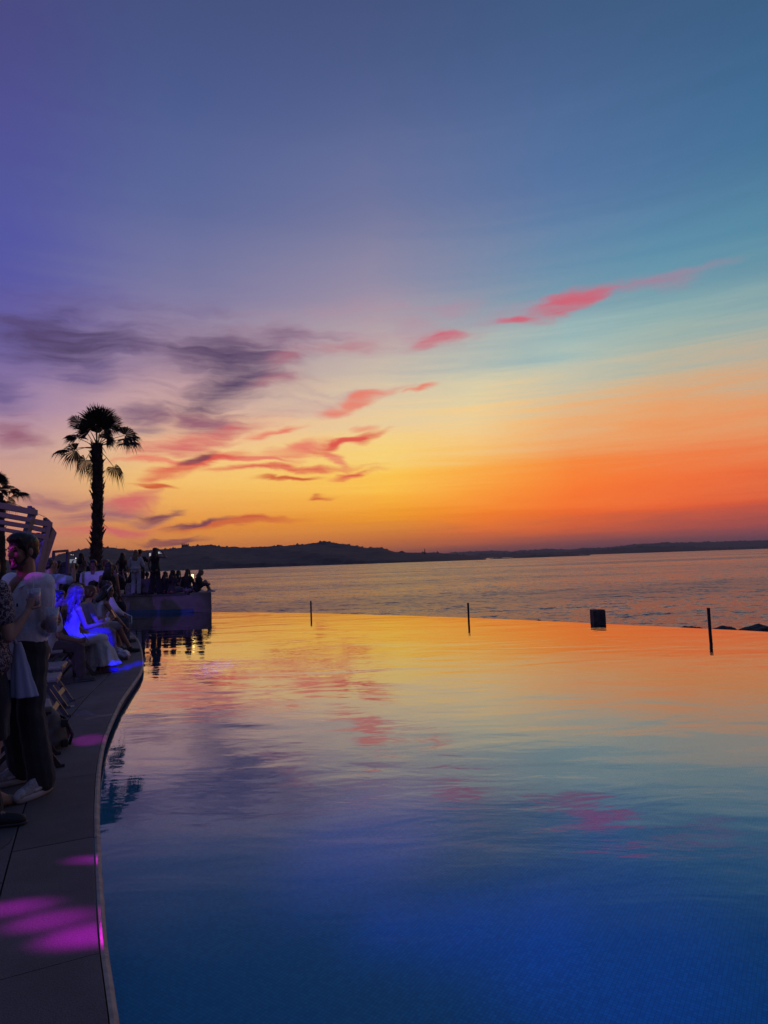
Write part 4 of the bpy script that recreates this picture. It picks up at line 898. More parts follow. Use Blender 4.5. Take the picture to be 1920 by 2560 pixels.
# dark parasol under the pergola
pz = empty('parasol', (-7.3, 9.0, 0)); tag(pz, 'dark canvas parasol under the pergola at the left edge', 'parasol')
Bp = Blob(); n = 8; m_canvas = mat('dark_canvas', (.035, .03, .04), .85, noise=(8, .15))
Bp.rings([[V3(1.75 * q * math.cos(2 * math.pi * (k + .5) / n), 1.75 * q * math.sin(2 * math.pi * (k + .5) / n), z) for k in range(n)] for q, z in ((1.0, 2.07), (1.0, 2.13), (.55, 2.38), (.04, 2.62), (.03, 2.58), (.54, 2.34), (.97, 2.09))])
o = blob_obj('canopy', Bp, m_canvas, pz); o.data.shade_flat()
bm = bmesh.new(); tube(bm, [(0, 0, 0), (0, 0, 2.66)], .025, 10); bm_obj('pole', bm, m_dark, pz, True)
for k in range(8):
    a = 2 * math.pi * (k + .5) / 8; bm = bmesh.new(); tube(bm, [(.04 * math.cos(a), .04 * math.sin(a), 2.54), (1.7 * math.cos(a), 1.7 * math.sin(a), 2.06)], .011, 6); bm_obj('rib', bm, m_steel, pz)
bm = bmesh.new(); tube(bm, [(0, 0, 0), (0, 0, .05), (0, 0, .09)], [.30, .30, .06], 20); bm_obj('base', bm, m_dark, pz)

# slim metal frame on the deck
FD = 14.2
fr_ = empty('metal_frame', (ony(168, 1420, FD)[0], FD, 0)); tag(fr_, 'slim dark metal frame with a square top corner standing left of the palm trunk', 'frame')
t1, t2 = ony(168.5, 1378, FD), ony(134, 1381, FD - .6)
for q in (t1, t2): bm = bmesh.new(); box(bm, (q[0], q[1], q[2] / 2), (.05, .05, q[2]), bevel=.004); local(bm_obj('post', bm, m_dark, fr_))
bm = bmesh.new(); bar(bm, t2 + V3(0, 0, .012), t1 + V3(0, 0, .012), .05, .05); local(bm_obj('crossbar', bm, m_dark, fr_))
# low spiky plant behind the frame
spk = empty('yucca_plant', ony(176, 1490, 23.9) * V3(1, 1, 0) + V3(0, 0, -.08)); tag(spk, 'small spiky leaved plant right of the metal frame', 'plant'); rs = random.Random(4)
for k in range(22):
    a = rs.uniform(0, 6.28); ti = rs.uniform(.15, 1.2); L = rs.uniform(.5, .75); d = Vector((math.cos(a) * math.sin(ti), math.sin(a) * math.sin(ti), math.cos(ti))); tn = Vector((-math.sin(a), math.cos(a), 0)); z0 = .75
    bm = bmesh.new(); b0 = Vector((0, 0, z0)); q = [bm.verts.new(b0 - tn * .012), bm.verts.new(b0 + tn * .012), bm.verts.new(b0 + d * L * .5 + tn * .028), bm.verts.new(b0 + d * L * .5 - tn * .028), bm.verts.new(b0 + d * L + Vector((0, 0, -.08 * ti)))]
    bm.faces.new((q[0], q[1], q[2], q[3])); bm.faces.new((q[3], q[2], q[4])); bm_obj('leaf', bm, m_frond, spk)
bm = bmesh.new(); tube(bm, [(0, 0, 0), (.02, 0, .4), (0, 0, .8)], [.06, .05, .045], 8); bm_obj('stem', bm, m_bark, spk, True)

# ------------------------------------------------------------------ small far things on the hills
m_far = mat('far_masonry', (.10, .085, .08), .9, noise=(.3, .2))
m_lampwin = mat('lit_window', (.3, .25, .2), .5, emit=(1.0, .78, .5), emit_s=2.2)
m_lampwhite = mat('lit_lamp_white', (.3, .3, .3), .5, emit=(1.0, .92, .85), emit_s=3.0)
def far_at(x, y, d): q = sight(x, y); q = q / math.hypot(q[0], q[1]); return q * d + V3(0, 0, CZ)
D = 2200.0; a, b = far_at(454, 1372, D), far_at(472, 1372, D); w = np.linalg.norm((b - a)[:2]); px = D / FPX
c = (a + b) / 2; e = empty('hilltop_castle', c - V3(0, 0, 6)); e.rotation_euler = (0, 0, -math.atan2(c[0], c[1])); tag(e, 'small square hilltop castle with a notched roofline on the ridge', 'castle')
bm = bmesh.new(); box(bm, (0, 0, 6 + 2.6 * px), (w, w * .8, 12 + 5.2 * px)); bm_obj('keep', bm, m_far, e)
for k in (-1, -.33, .33, 1): bm = bmesh.new(); box(bm, (k * w * .42, -w * .3, 12 + 6.2 * px), (w * .16, w * .16, 3.2 * px)); bm_obj('turret', bm, m_far, e)
for k in (-.5, 0, .5): bm = bmesh.new(); box(bm, (k * w * .5, -w * .4 - .1, 8 + 3 * px), (1.2, .4, 2.0)); bm_obj('window', bm, m_dark, e)
D = 1780.0; c = far_at(1062, 1384, D); e = empty('hill_monument', c - V3(0, 0, 2)); tag(e, 'tiny stepped stone monument on the low end of the headland', 'monument'); px = D / FPX
for nm, z, s_, h_ in (('base', 0, 3.4, 3.5), ('plinth', 3.5, 2.2, 4), ('statue', 7.5, 1.2, 6.5)):
    Bq = Blob(); Bq.rings([[V3(s_ * px * k1 * math.cos(2 * math.pi * (k + .5) / 6), s_ * px * k1 * math.sin(2 * math.pi * (k + .5) / 6), z * px + h_ * px * t) for k in range(6)] for t, k1 in ((0, 1), (.5, .9), (.85, .75), (1, .35))]); blob_obj(nm, Bq, m_far, e)
for (x, y, D, s_, lab) in [(1381, 1374, 5700, 5, 'tiny domed building on the far coast above the islet'), (1664, 1358, 5500, 4.5, 'tiny domed building on the far coast towards the right edge')]:
    c = far_at(x, y + 1.5, D); px = D / FPX; e = empty('domed_building', c - V3(0, 0, 3)); tag(e, lab, 'building')
    bm = bmesh.new(); box(bm, (0, 0, 2 + px), (s_ * px * 1.5, s_ * px, 4 + 2 * px)); bm_obj('hall', bm, m_far, e)
    bm = bmesh.new(); bmesh.ops.create_uvsphere(bm, u_segments=12, v_segments=8, radius=s_ * px * .36, matrix=Matrix.Translation((0, 0, 4 + 2 * px))); bm_obj('dome', bm, m_far, e, True)
rs = random.Random(12)
LITS = [(178, 1387, 'leftmost'), (189.5, 1395.5, 'brightest'), (258, 1385, ''), (264, 1385, ''), (300, 1378, ''), (312, 1381, 'wide'), (320, 1381.5, 'wide'), (511, 1370.5, ''), (521, 1370.5, ''), (284, 1381, ''), (183, 1387.5, ''), (345, 1384, ''), (296, 1383, ''), (240, 1383, '')]
for i, (x, y, kd) in enumerate(LITS):
    D = 1640.0 + (1400 - y) * 22; c = far_at(x, y, D); px = D / FPX; e = empty('hillside_house', c - V3(0, 0, 9)); e.rotation_euler = (0, 0, -math.atan2(c[0], c[1]))
    nx = ['palm trunk', 'metal frame', 'terrace standing women', 'notched castle'][0]
    lab = {0: 'lit hillside house nearest the metal frame, above the bay', 1: 'brightest lit hillside house, low beside the metal frame', 7: 'lit house on the ridge right of the castle, nearer to it', 8: 'lit house on the ridge right of the castle, farther from it', 4: 'small lit house on the ridge under the thin mast', 5: 'long brightly lit hillside house above the dark-haired standing woman, its left half', 6: 'long brightly lit hillside house above the dark-haired standing woman, its right half'}.get(i, 'tiny lit house among the scattered lights on the left hillside')
    tag(e, lab, 'house', 'lit houses on the left hillside')
    hw = rs.uniform(5, 8) * px * .9
    bm = bmesh.new(); box(bm, (0, 3, 5.5), (hw, 6, 11)); bm_obj('wall', bm, m_far, e)
    ww = {'wide': 6.0, 'brightest': 1.6}.get(kd, 1.0) * px
    bm = bmesh.new(); box(bm, (0, -.3, 9), (ww, .5, .9 * px if kd != 'brightest' else 1.4 * px)); bm_obj('window', bm, m_lampwhite if kd else m_lampwin, e)
    bm = bmesh.new(); box(bm, (0, 3, 11.3), (hw * 1.05, 6.4, .6)); bm_obj('roof', bm, m_far, e)
c = far_at(291.5, 1373, 2150); e = empty('radio_mast', c - V3(0, 0, 3)); tag(e, 'thin mast on the hill ridge left of the standing women', 'mast'); bm = bmesh.new(); tube(bm, [(0, 0, 0), (0, 0, 14)], [.55, .25], 6); bm_obj('pole', bm, m_dark, e)
bm = bmesh.new(); box(bm, (0, 0, 11), (2.4, .4, .4)); bm_obj('crossarm', bm, m_dark, e)
# dotted line of a fish farm / breakwater on the bay
for k, (x0, x1, y) in enumerate([(783, 802, 1414), (806, 850, 1412), (852, 880, 1411), (892, 914, 1410), (936, 944, 1408)]):
    D = 6.53 * FPX / (y - (1401 + (960 - x0) * .035)); a, b = onz(x0, y, SEA), onz(x1, y - .6, SEA)
    bm = bmesh.new(); bar(bm, a * V3(1, 1, 0) + V3(0, 0, SEA + .3), b * V3(1, 1, 0) + V3(0, 0, SEA + .3), 4.0, 1.0)
    tag(bm_obj('floating_breakwater', bm, m_dark), ['leftmost short dark float line on the bay', 'longest dark float line on the bay', 'middle dark float line right of the longest one', 'fourth dark float line towards the headland tip', 'rightmost tiny dark float on the bay'][k], 'float', 'dark floats in the bay')
c = ony(1053, 1228, 300.0); e = empty('bird', c); tag(e, 'tiny dark bird gliding in the orange sky', 'bird')
Bq = Blob(); Bq.ell((0, 0, 0), (.12, .32, .10)); Bq.cap((0, .25, .02), .06, (0, .42, .03), .03); blob_obj('body', Bq, m_dark, e)
for k in (-1, 1): bm = bmesh.new(); v = [bm.verts.new(q) for q in [(k * .05, .1, .04), (k * .05, -.12, .04), (k * .45, -.1, .14), (k * .45, .1, .15), (k * .8, -.08, .05)]]; bm.faces.new((v[0], v[1], v[2], v[3])); bm.faces.new((v[3], v[2], v[4])); bm_obj('wing', bm, m_dark, e)

# ------------------------------------------------------------------ people on the raised terrace
def gx(px, D): return ony(px, 1430, D)[0]
BLK, NAVY, WHT = (.012, .011, .014), (.02, .022, .04), (.55, .54, .56)
DK, BR, BL, RD = (.012, .009, .008), (.045, .024, .014), (.22, .14, .07), (.10, .035, .018)
def spot(px, D, z=TZ): return (gx(px, D), D, z)
UP = lambda sg: dict(el=(sg * .12, .12, -.16), wr=(sg * .03, .24, .06), hd=(-sg * .2, .15, .9))
person('woman in dark clothes with long dark hair, leftmost of those standing on the terrace', spot(306, 26.6), .15, 1.64, 'f', None, 'tan', ('long', DK, .34), dict(color=BLK, sleeve=0, hem=.0), dict(style='skirt', color=BLK, length=.9, flare=.02), arms=[UP(-1), None], group='people on the terrace')
person('woman with white blouse and pale trousers standing with her back turned on the terrace', spot(340, 25.0), .05, 1.68, 'f', None, 'fair', ('long', BL, .20), dict(color=WHT, sleeve=1.1, hem=.12, infl=.03, loose=.03), dict(style='trousers', color=(.42, .42, .47), flare=.02), shoes=(.12, .09, .08), arms=[dict(el=(-.10, .05, -.25), wr=(-.02, .22, -.26)), dict(el=(.10, .05, -.25), wr=(.03, .22, -.26))], group='people on the terrace')
ej, jj = person('dark haired person half hidden behind the woman in the white blouse', spot(350, 26.0), -.1, 1.72, 'm', None, 'tan', ('short', DK, 0), dict(color=BLK, sleeve=.6), dict(color=BLK), arms=[None, UP(1)], group='people on the terrace')
phone('lit phone held up beside the woman in the white blouse', in_world(ej, jj['A'][1][1]) + V3(.1, -.05, .05), (0, 0, 0), .45)
e3, j3 = person('woman in black with one bent arm raising a phone, tallest on the terrace', spot(388, 24.95), -.1, 1.74, 'f', dict(kn=[(-.12, .02, .50), (.12, .02, .50)], an=[(-.16, -.02, .085), (.16, -.02, .085)]), 'tan', ('long', BR, .26), dict(color=BLK, sleeve=0, hem=-.2, infl=.02), dict(style='trousers', color=BLK, flare=.05), arms=[dict(el=(-.08, -.03, -.26), wr=(-.07, .06, -.48)), dict(el=(.24, .02, -.04), wr=(.12, .10, .13), hd=(-.8, .2, .25))], head=(.35, 1, 0), group='people on the terrace')
phone('phone held sideways by the woman in black raising her arm', in_world(e3, j3['A'][1][1]) + V3(-.14, .05, .02), (0, R(90), .1), .5, (.8, .85, 1))
person('person in a mauve grey jacket sitting on the terrace between the standing women', spot(366, 25.2), .1, 1.62, 'f', SIT_FLOOR, 'tan', ('short', DK, 0), dict(color=(.16, .12, .16), sleeve=2, hem=-.15, infl=.03, loose=.03), dict(style='trousers', color=BLK), group='people on the terrace')
person('dark haired woman sitting close to the legs of the woman in black', spot(410, 25.1), -.3, 1.62, 'f', SIT_FLOOR, 'tan', ('long', BR, .28), dict(color=BLK, sleeve=1.5), dict(style='trousers', color=BLK), group='people on the terrace')
e6, j6 = person('woman in a spotted skirt sitting on the terrace with hands at her face', spot(429, 24.7), -.55, 1.68, 'f', dict(SIT_FLOOR, N=(0, .03, .62), kn=[(-.10, .40, .20), (.14, .42, .14)], an=[(.10, .62, .08), (.25, .55, .08)]), 'tan', ('long', DK, .28), dict(color=(.06, .035, .04), sleeve=.4), dict(style='skirt', color=(.09, .08, .09), length=.95, flare=.08, material=None), arms=[dict(el=(-.04, .12, -.25), wr=(.06, .22, -.02), hd=(.3, .3, .8)), dict(el=(.08, .14, -.25), wr=(.05, .24, -.02), hd=(-.2, .5, .8))], group='people on the terrace')
phone('small phone in the hands of the woman in the spotted skirt', in_world(e6, j6['A'][1][1]) + V3(.1, .06, .06), (0, R(60), -.6))
person('long haired woman in black top and pale shorts sitting near the terrace end', spot(468, 24.72, TZ + .03), -.25, 1.66, 'f', dict(SIT_FLOOR, N=(0, .02, .62)), 'tan', ('long', BR, .30), dict(color=BLK, sleeve=2, hem=.02), dict(style='shorts', color=(.30, .28, .30), length=.5), arms=[dict(el=(-.07, .08, -.26), wr=(.02, .24, -.36)), dict(el=(.07, .08, -.26), wr=(-.02, .24, -.36))], group='people on the terrace')
e8, j8 = person('blond woman in a dark jacket sitting with knees up at the terrace end', spot(492, 24.75, TZ + .03), -1.25, 1.64, 'f', dict(SIT_KNEES, kn=[(-.09, .32, .42), (.09, .34, .40)], an=[(-.09, .44, .07), (.09, .50, .07)]), 'fair', ('long', BL, .24), dict(color=(.018, .016, .02), sleeve=2, hem=-.1, infl=.028, loose=.02), dict(style='shorts', color=(.02, .02, .025), length=.35), shoes=(.40, .40, .42), arms=[dict(el=(-.06, .12, -.24), wr=(.04, .34, -.20), hd=(.2, .9, .3)), dict(el=(.06, .12, -.24), wr=(-.02, .34, -.20), hd=(-.1, .9, .3))], head=(0, 1, -.25), group='people on the terrace')
phone('phone held over the knees of the blond woman at the terrace end', in_world(e8, j8['A'][0][1]) + V3(.10, .01, .06), (.5, .2, -1.3))
phone('small glowing phone between the two women at the terrace end', (gx(481.5, 24.9), 24.9, CZ - (1440 - 1417) * 24.9 / FPX), (0, 0, 0), 6.0, (1.0, .75, .2))
person('woman with dark hair and a pale top standing left of the palm trunk', spot(203, 25.6), -.1, 1.66, 'f', None, 'tan', ('long', DK, .2), dict(color=(.16, .11, .10), sleeve=0, hem=.1), dict(style='trousers', color=BLK), group='people on the terrace')

# ------------------------------------------------------------------ people standing on the deck farther back
person('man in an open white shirt standing in front of the palm and facing the camera', spot(233, 15.9, 0), math.pi + .15, 1.77, 'm', None, 'brown', ('short', DK, 0), dict(color=(.50, .50, .54), sleeve=.75, hem=-.28, infl=.03, loose=.03, neck=.90), dict(style='trousers', color=NAVY), arms=[dict(el=(-.12, .06, -.25), wr=(.06, .24, -.20)), None])
person('woman in a black vest and jeans with her back turned right of the palm', spot(272, 15.2, 0), .1, 1.70, 'f', None, 'tan', ('long', DK, .16), dict(color=BLK, sleeve=0, hem=-.1, infl=.02), dict(style='trousers', color=(.06, .075, .13), flare=.02))
person('person with reddish hair just behind the woman in the black vest', spot(264.5, 17.6, 0), .0, 1.80, 'm', None, 'tan', ('short', RD, 0), dict(color=(.16, .10, .09), sleeve=.6), dict(style='trousers', color=BLK))
UPP = [dict(el=(-.10, .26, -.06), wr=(-.02, .34, .16), hd=(.3, .2, .9)), dict(el=(.10, .26, -.06), wr=(.04, .34, .16), hd=(-.3, .2, .9))]
e11, j11 = person('man in a light blue shirt raising a phone with both hands', spot(122, 11.9, 0), -.35, 1.75, 'm', None, 'tan', ('short', DK, 0), dict(color=(.26, .32, .46), sleeve=.7, hem=-.25, infl=.028, loose=.02), dict(style='trousers', color=NAVY), arms=UPP)
phone('bright phone held up by the man in the light blue shirt', in_world(e11, j11['A'][1][1]) + V3(-.02, .02, .13), (0, R(90), -.3), .22, (.7, .8, 1))
person('dark figure standing behind the slim metal frame', spot(160, 15.2, 0), .1, 1.74, 'f', None, 'tan', ('long', DK, .2), dict(color=(.05, .03, .035), sleeve=.4), dict(style='trousers', color=BLK))

# ------------------------------------------------------------------ people sitting along the pool
SF = dict(SIT_CHAIR)
def seat_pose(lean=.06, **k): d = dict(SIT_CHAIR, N=(0, lean, 1.03 - lean * .25)); d.update(k); return d
KNEE = [dict(el=(-.08, .14, -.24), wr=(.02, .33, -.36), hd=(.1, .9, -.2)), dict(el=(.08, .14, -.24), wr=(.0, .33, -.36), hd=(-.1, .9, -.2))]
e4, j4 = person('shadowed man in a pale T-shirt sitting behind the man in the white shirt', (gx(112, 9.1), 9.1, 0), -.95, 1.68, 'm', seat_pose(.10), 'brown', ('short', DK, 0), dict(color=(.34, .31, .32), sleeve=.6, hem=-.1, infl=.03, loose=.02), dict(style='trousers', color=(.05, .025, .035)), arms=[KNEE[0], dict(el=(.07, .10, -.26), wr=(.08, .34, -.30), hd=(0, 1, .2))], head=(.25, .9, -.1), voxel=.012)
phone('phone in the lap of the shadowed sitting man', in_world(e4, j4['A'][1][1] + V3(0, .10, .06)), (.6, 0, -1.1))
e5, j5 = person('curly haired woman in a long pale skirt lit bright blue, sitting by the pool', (gx(176, 9.75), 9.75, 0), -.72, 1.72, 'f', seat_pose(.05, an=[(-.10, .50, .09), (.12, .46, .09)]), 'fair', ('curly', (.16, .10, .07), .26), dict(color=(.50, .48, .50), sleeve=0, hem=.02, infl=.013), dict(style='skirt', color=(.46, .46, .47), length=.97, flare=.07), shoes=(.08, .05, .05), arms=[KNEE[0], dict(el=(.07, .10, -.26), wr=(.03, .34, -.20), hd=(-.1, .9, .1))], head=(.1, 1, -.1), voxel=.010)
cup('small cup in the hand of the blue lit woman', in_world(e5, j5['A'][1][1] + V3(-.02, .10, -.02)), .10, .034, (.3, .3, .45))
e6b, j6b = person('woman with pinned up reddish hair and a yellow collar sitting behind the blue lit woman', (gx(208, 11.0), 11.0, 0), -.85, 1.68, 'f', seat_pose(.07), 'fair', ('bun', RD, 0), dict(color=(.16, .13, .22), sleeve=.5, hem=-.1, infl=.02), dict(style='trousers', color=(.20, .16, .14)), arms=[dict(el=(-.06, .12, -.26), wr=(.04, .34, -.18), hd=(0, .8, .5)), dict(el=(.06, .12, -.26), wr=(.0, .34, -.18), hd=(0, .8, .5))])
Bk = Blob(); Bk.loft([(j6b['N'] - j6b['u'] * .05, j6b['r'], j6b['f'], .090, .080), (j6b['N'] + j6b['u'] * .005, j6b['r'], j6b['f'], .070, .066)], 20); blob_obj('collar', Bk, mat('yellow_cloth', (.45, .32, .05), .8), e6b, .008, 1)
phone('phone held by the woman with the yellow collar', in_world(e6b, j6b['A'][1][1] + V3(-.02, .08, .08)), (.5, 0, -1.1), .5, (1, .5, .3))
e7, j7 = person('woman with a white headband leaning forward over her knees by the pool', (gx(230, 12.0), 12.0, 0), -.85, 1.70, 'f', seat_pose(.22, an=[(-.12, .55, .09), (.14, .62, .09)]), 'tan', ('long', DK, .12), dict(color=(.38, .36, .40), sleeve=0, hem=-.1, infl=.02), dict(style='skirt', color=(.34, .31, .33), length=.52), arms=[dict(el=(-.08, .20, -.20), wr=(.02, .44, -.30), hd=(.3, .8, -.3)), dict(el=(.10, .22, -.16), wr=(.06, .48, -.26), hd=(-.3, .8, -.3))], head=(.3, 1, -.1), shoes=(.015, .015, .02))
Bk = Blob(); hp = j7['hp']; Bk.chain([hp(-.088, -.02, .02), hp(-.075, .03, .085), hp(-.03, .055, .118), hp(.03, .055, .118), hp(.075, .03, .085), hp(.088, -.02, .02)], [.012] * 6); blob_obj('headband', Bk, mat('white_band', (.6, .58, .6), .7), e7, .006, 1)
person('woman with long straight dark hair and white blouse sitting farthest along the pool edge', (gx(259, 13.7), 13.7, 0), -.8, 1.70, 'f', seat_pose(.04), 'tan', ('long', BR, .34), dict(color=(.48, .46, .50), sleeve=1.6, hem=-.12, infl=.03, loose=.03), dict(style='trousers', color=(.07, .08, .14)), arms=KNEE)
for px, D, lab, hc, tc in [(217, 15.0, 'dark figure sitting low in front of the man in the open shirt', DK, (.03, .02, .03)), (243, 14.6, 'dark haired figure sitting just left of the woman with straight hair', DK, (.22, .22, .27)), (180, 13.0, 'shadowed figure sitting at the foot of the metal frame', BR, (.025, .018, .022)), (150, 12.4, 'shadowed figure sitting below the man in the light blue shirt', DK, (.03, .02, .025))]:
    person(lab, (gx(px, D), D, 0), -.9, 1.70, 'm', seat_pose(.08), 'tan', ('short', hc, 0), dict(color=tc, sleeve=.7), dict(style='trousers', color=BLK), arms=KNEE, voxel=.018)


for k, (px, D, H, sx, hd_, tc, lab) in enumerate([
        (188, 19.5, 1.74, 'm', 'short', (.03, .025, .035), 'dark figure standing in the crowd just left of the palm trunk, short hair'), (222, 20.3, 1.68, 'f', 'long', (.06, .04, .05), 'long haired figure in the crowd directly in front of the palm trunk'),
        (250, 20.8, 1.72, 'f', 'long', (.025, .02, .03), 'dark haired figure in the crowd right of the palm trunk'), (284, 19.2, 1.66, 'f', 'long', (.02, .018, .024), 'dark figure standing at the crowd end nearest the terrace wall'),
        (148, 17.0, 1.80, 'm', 'short', (.05, .05, .08), 'tall short haired figure behind the man in the light blue shirt'), (102, 13.5, 1.72, 'f', 'long', (.03, .02, .03), 'dark figure between the pergola and the man in the light blue shirt')]):
    person(lab, (gx(px, D), D, 0), .25 * math.sin(k * 2.1), H, sx, None, 'tan', (hd_, DK, .25), dict(color=tc, sleeve=.6), dict(style='trousers', color=BLK), arms=[UP(-1), UP(1)] if k in (1, 4) else [None, UP(1)] if k == 3 else None, voxel=.018)
for px, D, lab, tc in [(326, 26.3, 'figure in dark clothes sitting between the two leftmost standing women', (.04, .03, .035)), (380, 26.2, 'dark figure sitting just behind the woman in black raising a phone', (.02, .018, .022)), (443, 26.4, 'dark figure sitting behind the woman in the spotted skirt', (.03, .025, .03))]:
    person(lab, spot(px, D), -.2, 1.66, 'f', SIT_FLOOR, 'tan', ('long', DK, .2), dict(color=tc, sleeve=1.8), dict(style='trousers', color=BLK), voxel=.018, group='people on the terrace')
SEATED = [(gx(112, 9.1), 9.1, -.95), (gx(176, 9.75), 9.75, -.72), (gx(208, 11.0), 11.0, -.85), (gx(230, 12.0), 12.0, -.85), (gx(259, 13.7), 13.7, -.8), (gx(217, 15.0), 15.0, -.9), (gx(243, 14.6), 14.6, -.9), (gx(180, 13.0), 13.0, -.9), (gx(150, 12.4), 12.4, -.9)]
# ------------------------------------------------------------------ the couple in front
m_shirt = mat('white_oxford_cotton', (.70, .68, .72), .85, noise=(40, .05), bump=(9, .55, .05, (1, 1, .55)), sheen=.2)
MX, MY = -2.66, 4.88
em, jm = person('man in a white shirt and dark trousers standing with a pink drink in his hand', (MX, MY, 0), R(150), 1.80, 'm',
    dict(kn=[(-.17, .06, .50), (.09, .03, .50)], an=[(-.26, .04, .085), (.10, -.05, .085)], toe=[(-.25, 1, 0), (.25, 1, 0)]), 'tan', None, None, dict(style='trousers', color=(.022, .018, .034), infl=.022, flare=.016),
    shoes=None, arms=[dict(el_w=ony(112, 1570, 4.86), wr_w=ony(121, 1553, 4.72), hd_w=(.88, -.30, .12), curl=.85, palm_w=(-.15, -1, 0)), dict(el=(.05, -.05, -.27), wr=(.06, .05, -.50))], head=(-.06, .95, -.06), voxel=.0085, shw=.178)
hp, HM, u, r, f, P, N, Lt = jm['hp'], jm['HM'], jm['u'], jm['r'], jm['f'], jm['P'], jm['N'], jm['Lt']
# hair: short sides, fuller top; beard as a separate growth along the jaw
Bh = Blob(); Bh.ell(hp(0, -.012, .052), (.084, .100, .083), HM, 20); Bh.ell(hp(0, -.05, .0), (.074, .056, .07), HM, 16); Bh.ell(hp(0, .020, .092), (.070, .078, .050), HM, 18); Bh.cap(hp(-.046, .066, .090), .022, hp(.046, .066, .090), .022)
for k in (-1, 1): Bh.cap(hp(k * .073, .03, .035), .011, hp(k * .071, .022, -.03), .007)
blob_obj('hair', Bh, hair_mat((.014, .009, .008)), em, .006, 2, (.0007, 160, 60, 2))
Bd = Blob()
Bd.chain([hp(-.066, .012, -.035), hp(-.058, .035, -.075), hp(-.034, .066, -.103), hp(0, .078, -.110), hp(.034, .066, -.103), hp(.058, .035, -.075), hp(.066, .012, -.035)], [.007, .013, .017, .018, .017, .013, .007])
Bd.cap(hp(-.026, .088, -.040), .0065, hp(.026, .088, -.040), .0065); Bd.cap(hp(-.03, .082, -.045), .007, hp(-.034, .07, -.09), .009); Bd.cap(hp(.03, .082, -.045), .007, hp(.034, .07, -.09), .009)
blob_obj('beard', Bd, hair_mat((.016, .010, .008)), em, .005, 1, (.0006, 190, 120, 3))
# shirt: body open at the neck, rolled sleeves, curved hem
Sh = Blob(); xs = [q[0] for q in MAL]
def ring_s(t, gr=0.0): return (P + u * Lt * t, r, f, np.interp(t, xs, [q[1] for q in MAL]) * .90 + .014 + gr * .5, np.interp(t, xs, [q[2] for q in MAL]) * .95 + .018 + gr * .5)
Sh.loft([(P - u * .20 + r * 0, r, f, .158, .132, .03, 6), (P - u * .10, r, f, .160, .134, .02, 6)] + [ring_s(t, g) for t, g in ((-.02, .022), (.1, .024), (.22, .024), (.34, .022), (.46, .016), (.58, .010), (.70, .004), (.80, 0), (.88, -.004), (.935, -.012))], 40)
Sh.cap(jm['sh'][0], .078, jm['sh'][1], .078)
for k in (0, 1):
    sh, (el, wr) = jm['sh'][k], jm['A'][k][:2]; Sh.chain([sh, sh + (el - sh) * .5, el], [.078, .068, .060]); Sh.cap(el, .060, el + (wr - el) * .22, .056)
sho = blob_obj('shirt', Sh, m_shirt, em, .0075, 3, (.0070, 17, 13, 4.0))
Cf = Blob()
el, wr = jm['A'][0][:2]; d = unit(wr - el)
for k in (0, 1): Cf = Blob(); el, wr = jm['A'][k][:2]; Cf.cap(el + (wr - el) * .14, .057, el + (wr - el) * .27, .056); blob_obj('cuff', Cf, m_shirt, sho, .007, 2)
Co = Blob()      # collar: a stand round the neck and two flat wings lying open
Co.loft([(N - u * .060, r, f, .100, .090), (N - u * .030 - f * .010, r, f, .084, .074), (N + u * .016 - f * .016, r, f, .074, .066)], 28)
blob_obj('collar', Co, m_shirt, sho, .006, 2)
for k in (-1, 1):
    q = [N + r * k * .074 - f * .020 + u * .022, N + r * k * .056 + f * .056 - u * .012, N + r * k * .088 + f * .118 - u * .090, N + r * k * .118 + f * .030 - u * .042]; o_ = unit(r * k * .7 + f * .6 + u * .3) * .005
    mid = [(q[0] + q[1]) / 2 + o_ * 1.5, (q[3] + q[2]) / 2 + o_ * 1.5]; top_ = [q[0], mid[0], q[1], q[2], mid[1], q[3]]
    Wg = Blob(); V_ = [p + o_ for p in top_] + [p - o_ for p in top_]; Wg.add(V_, [(0, 1, 4, 5), (1, 2, 3, 4), (11, 10, 7, 6), (10, 9, 8, 7)] + [(a, (a + 1) % 6, (a + 1) % 6 + 6, a + 6) for a in range(6)]); blob_obj('collar_wing', Wg, m_shirt, sho)
# open neck: skin in the V of the shirt front
Vn = Blob(); Vn.loft([(P + u * Lt * .66 + f * .116, r, f, .008, .024), (P + u * Lt * .80 + f * .106, r, f, .036, .030), (P + u * Lt * .91 + f * .082, r, f, .054, .032), (P + u * Lt * .99 + f * .052, r, f, .050, .028)], 16)
blob_obj('chest', Vn, mat('skin_tan', SKIN['tan']), em, .006, 3)
Pk = Blob(); pts = [P + u * Lt * t + f * (y + .012) for t, y in ((.70, .126), (.58, .122), (.46, .119), (.34, .118), (.22, .120), (.08, .126), (-.08, .130), (-.26, .128))]
for a, b in zip(pts[:-1], pts[1:]): Pk.cap(a, .016, b, .016, 8, 0, .22, f)
blob_obj('placket', Pk, m_shirt, sho)
for a in pts[:-1]: Bt = Blob(); Bt.ell(a + f * .004, (.0055, .003, .0055), jm['M'], 8); blob_obj('button', Bt, mat('button_dark', (.06, .05, .07), .3), sho)
Em = Blob(); Em.ell(P + u * Lt * .60 + f * .112 - r * .078, (.010, .004, .014), jm['M'], 8); blob_obj('chest_logo', Em, mat('navy_thread', (.01, .01, .025), .7), sho)
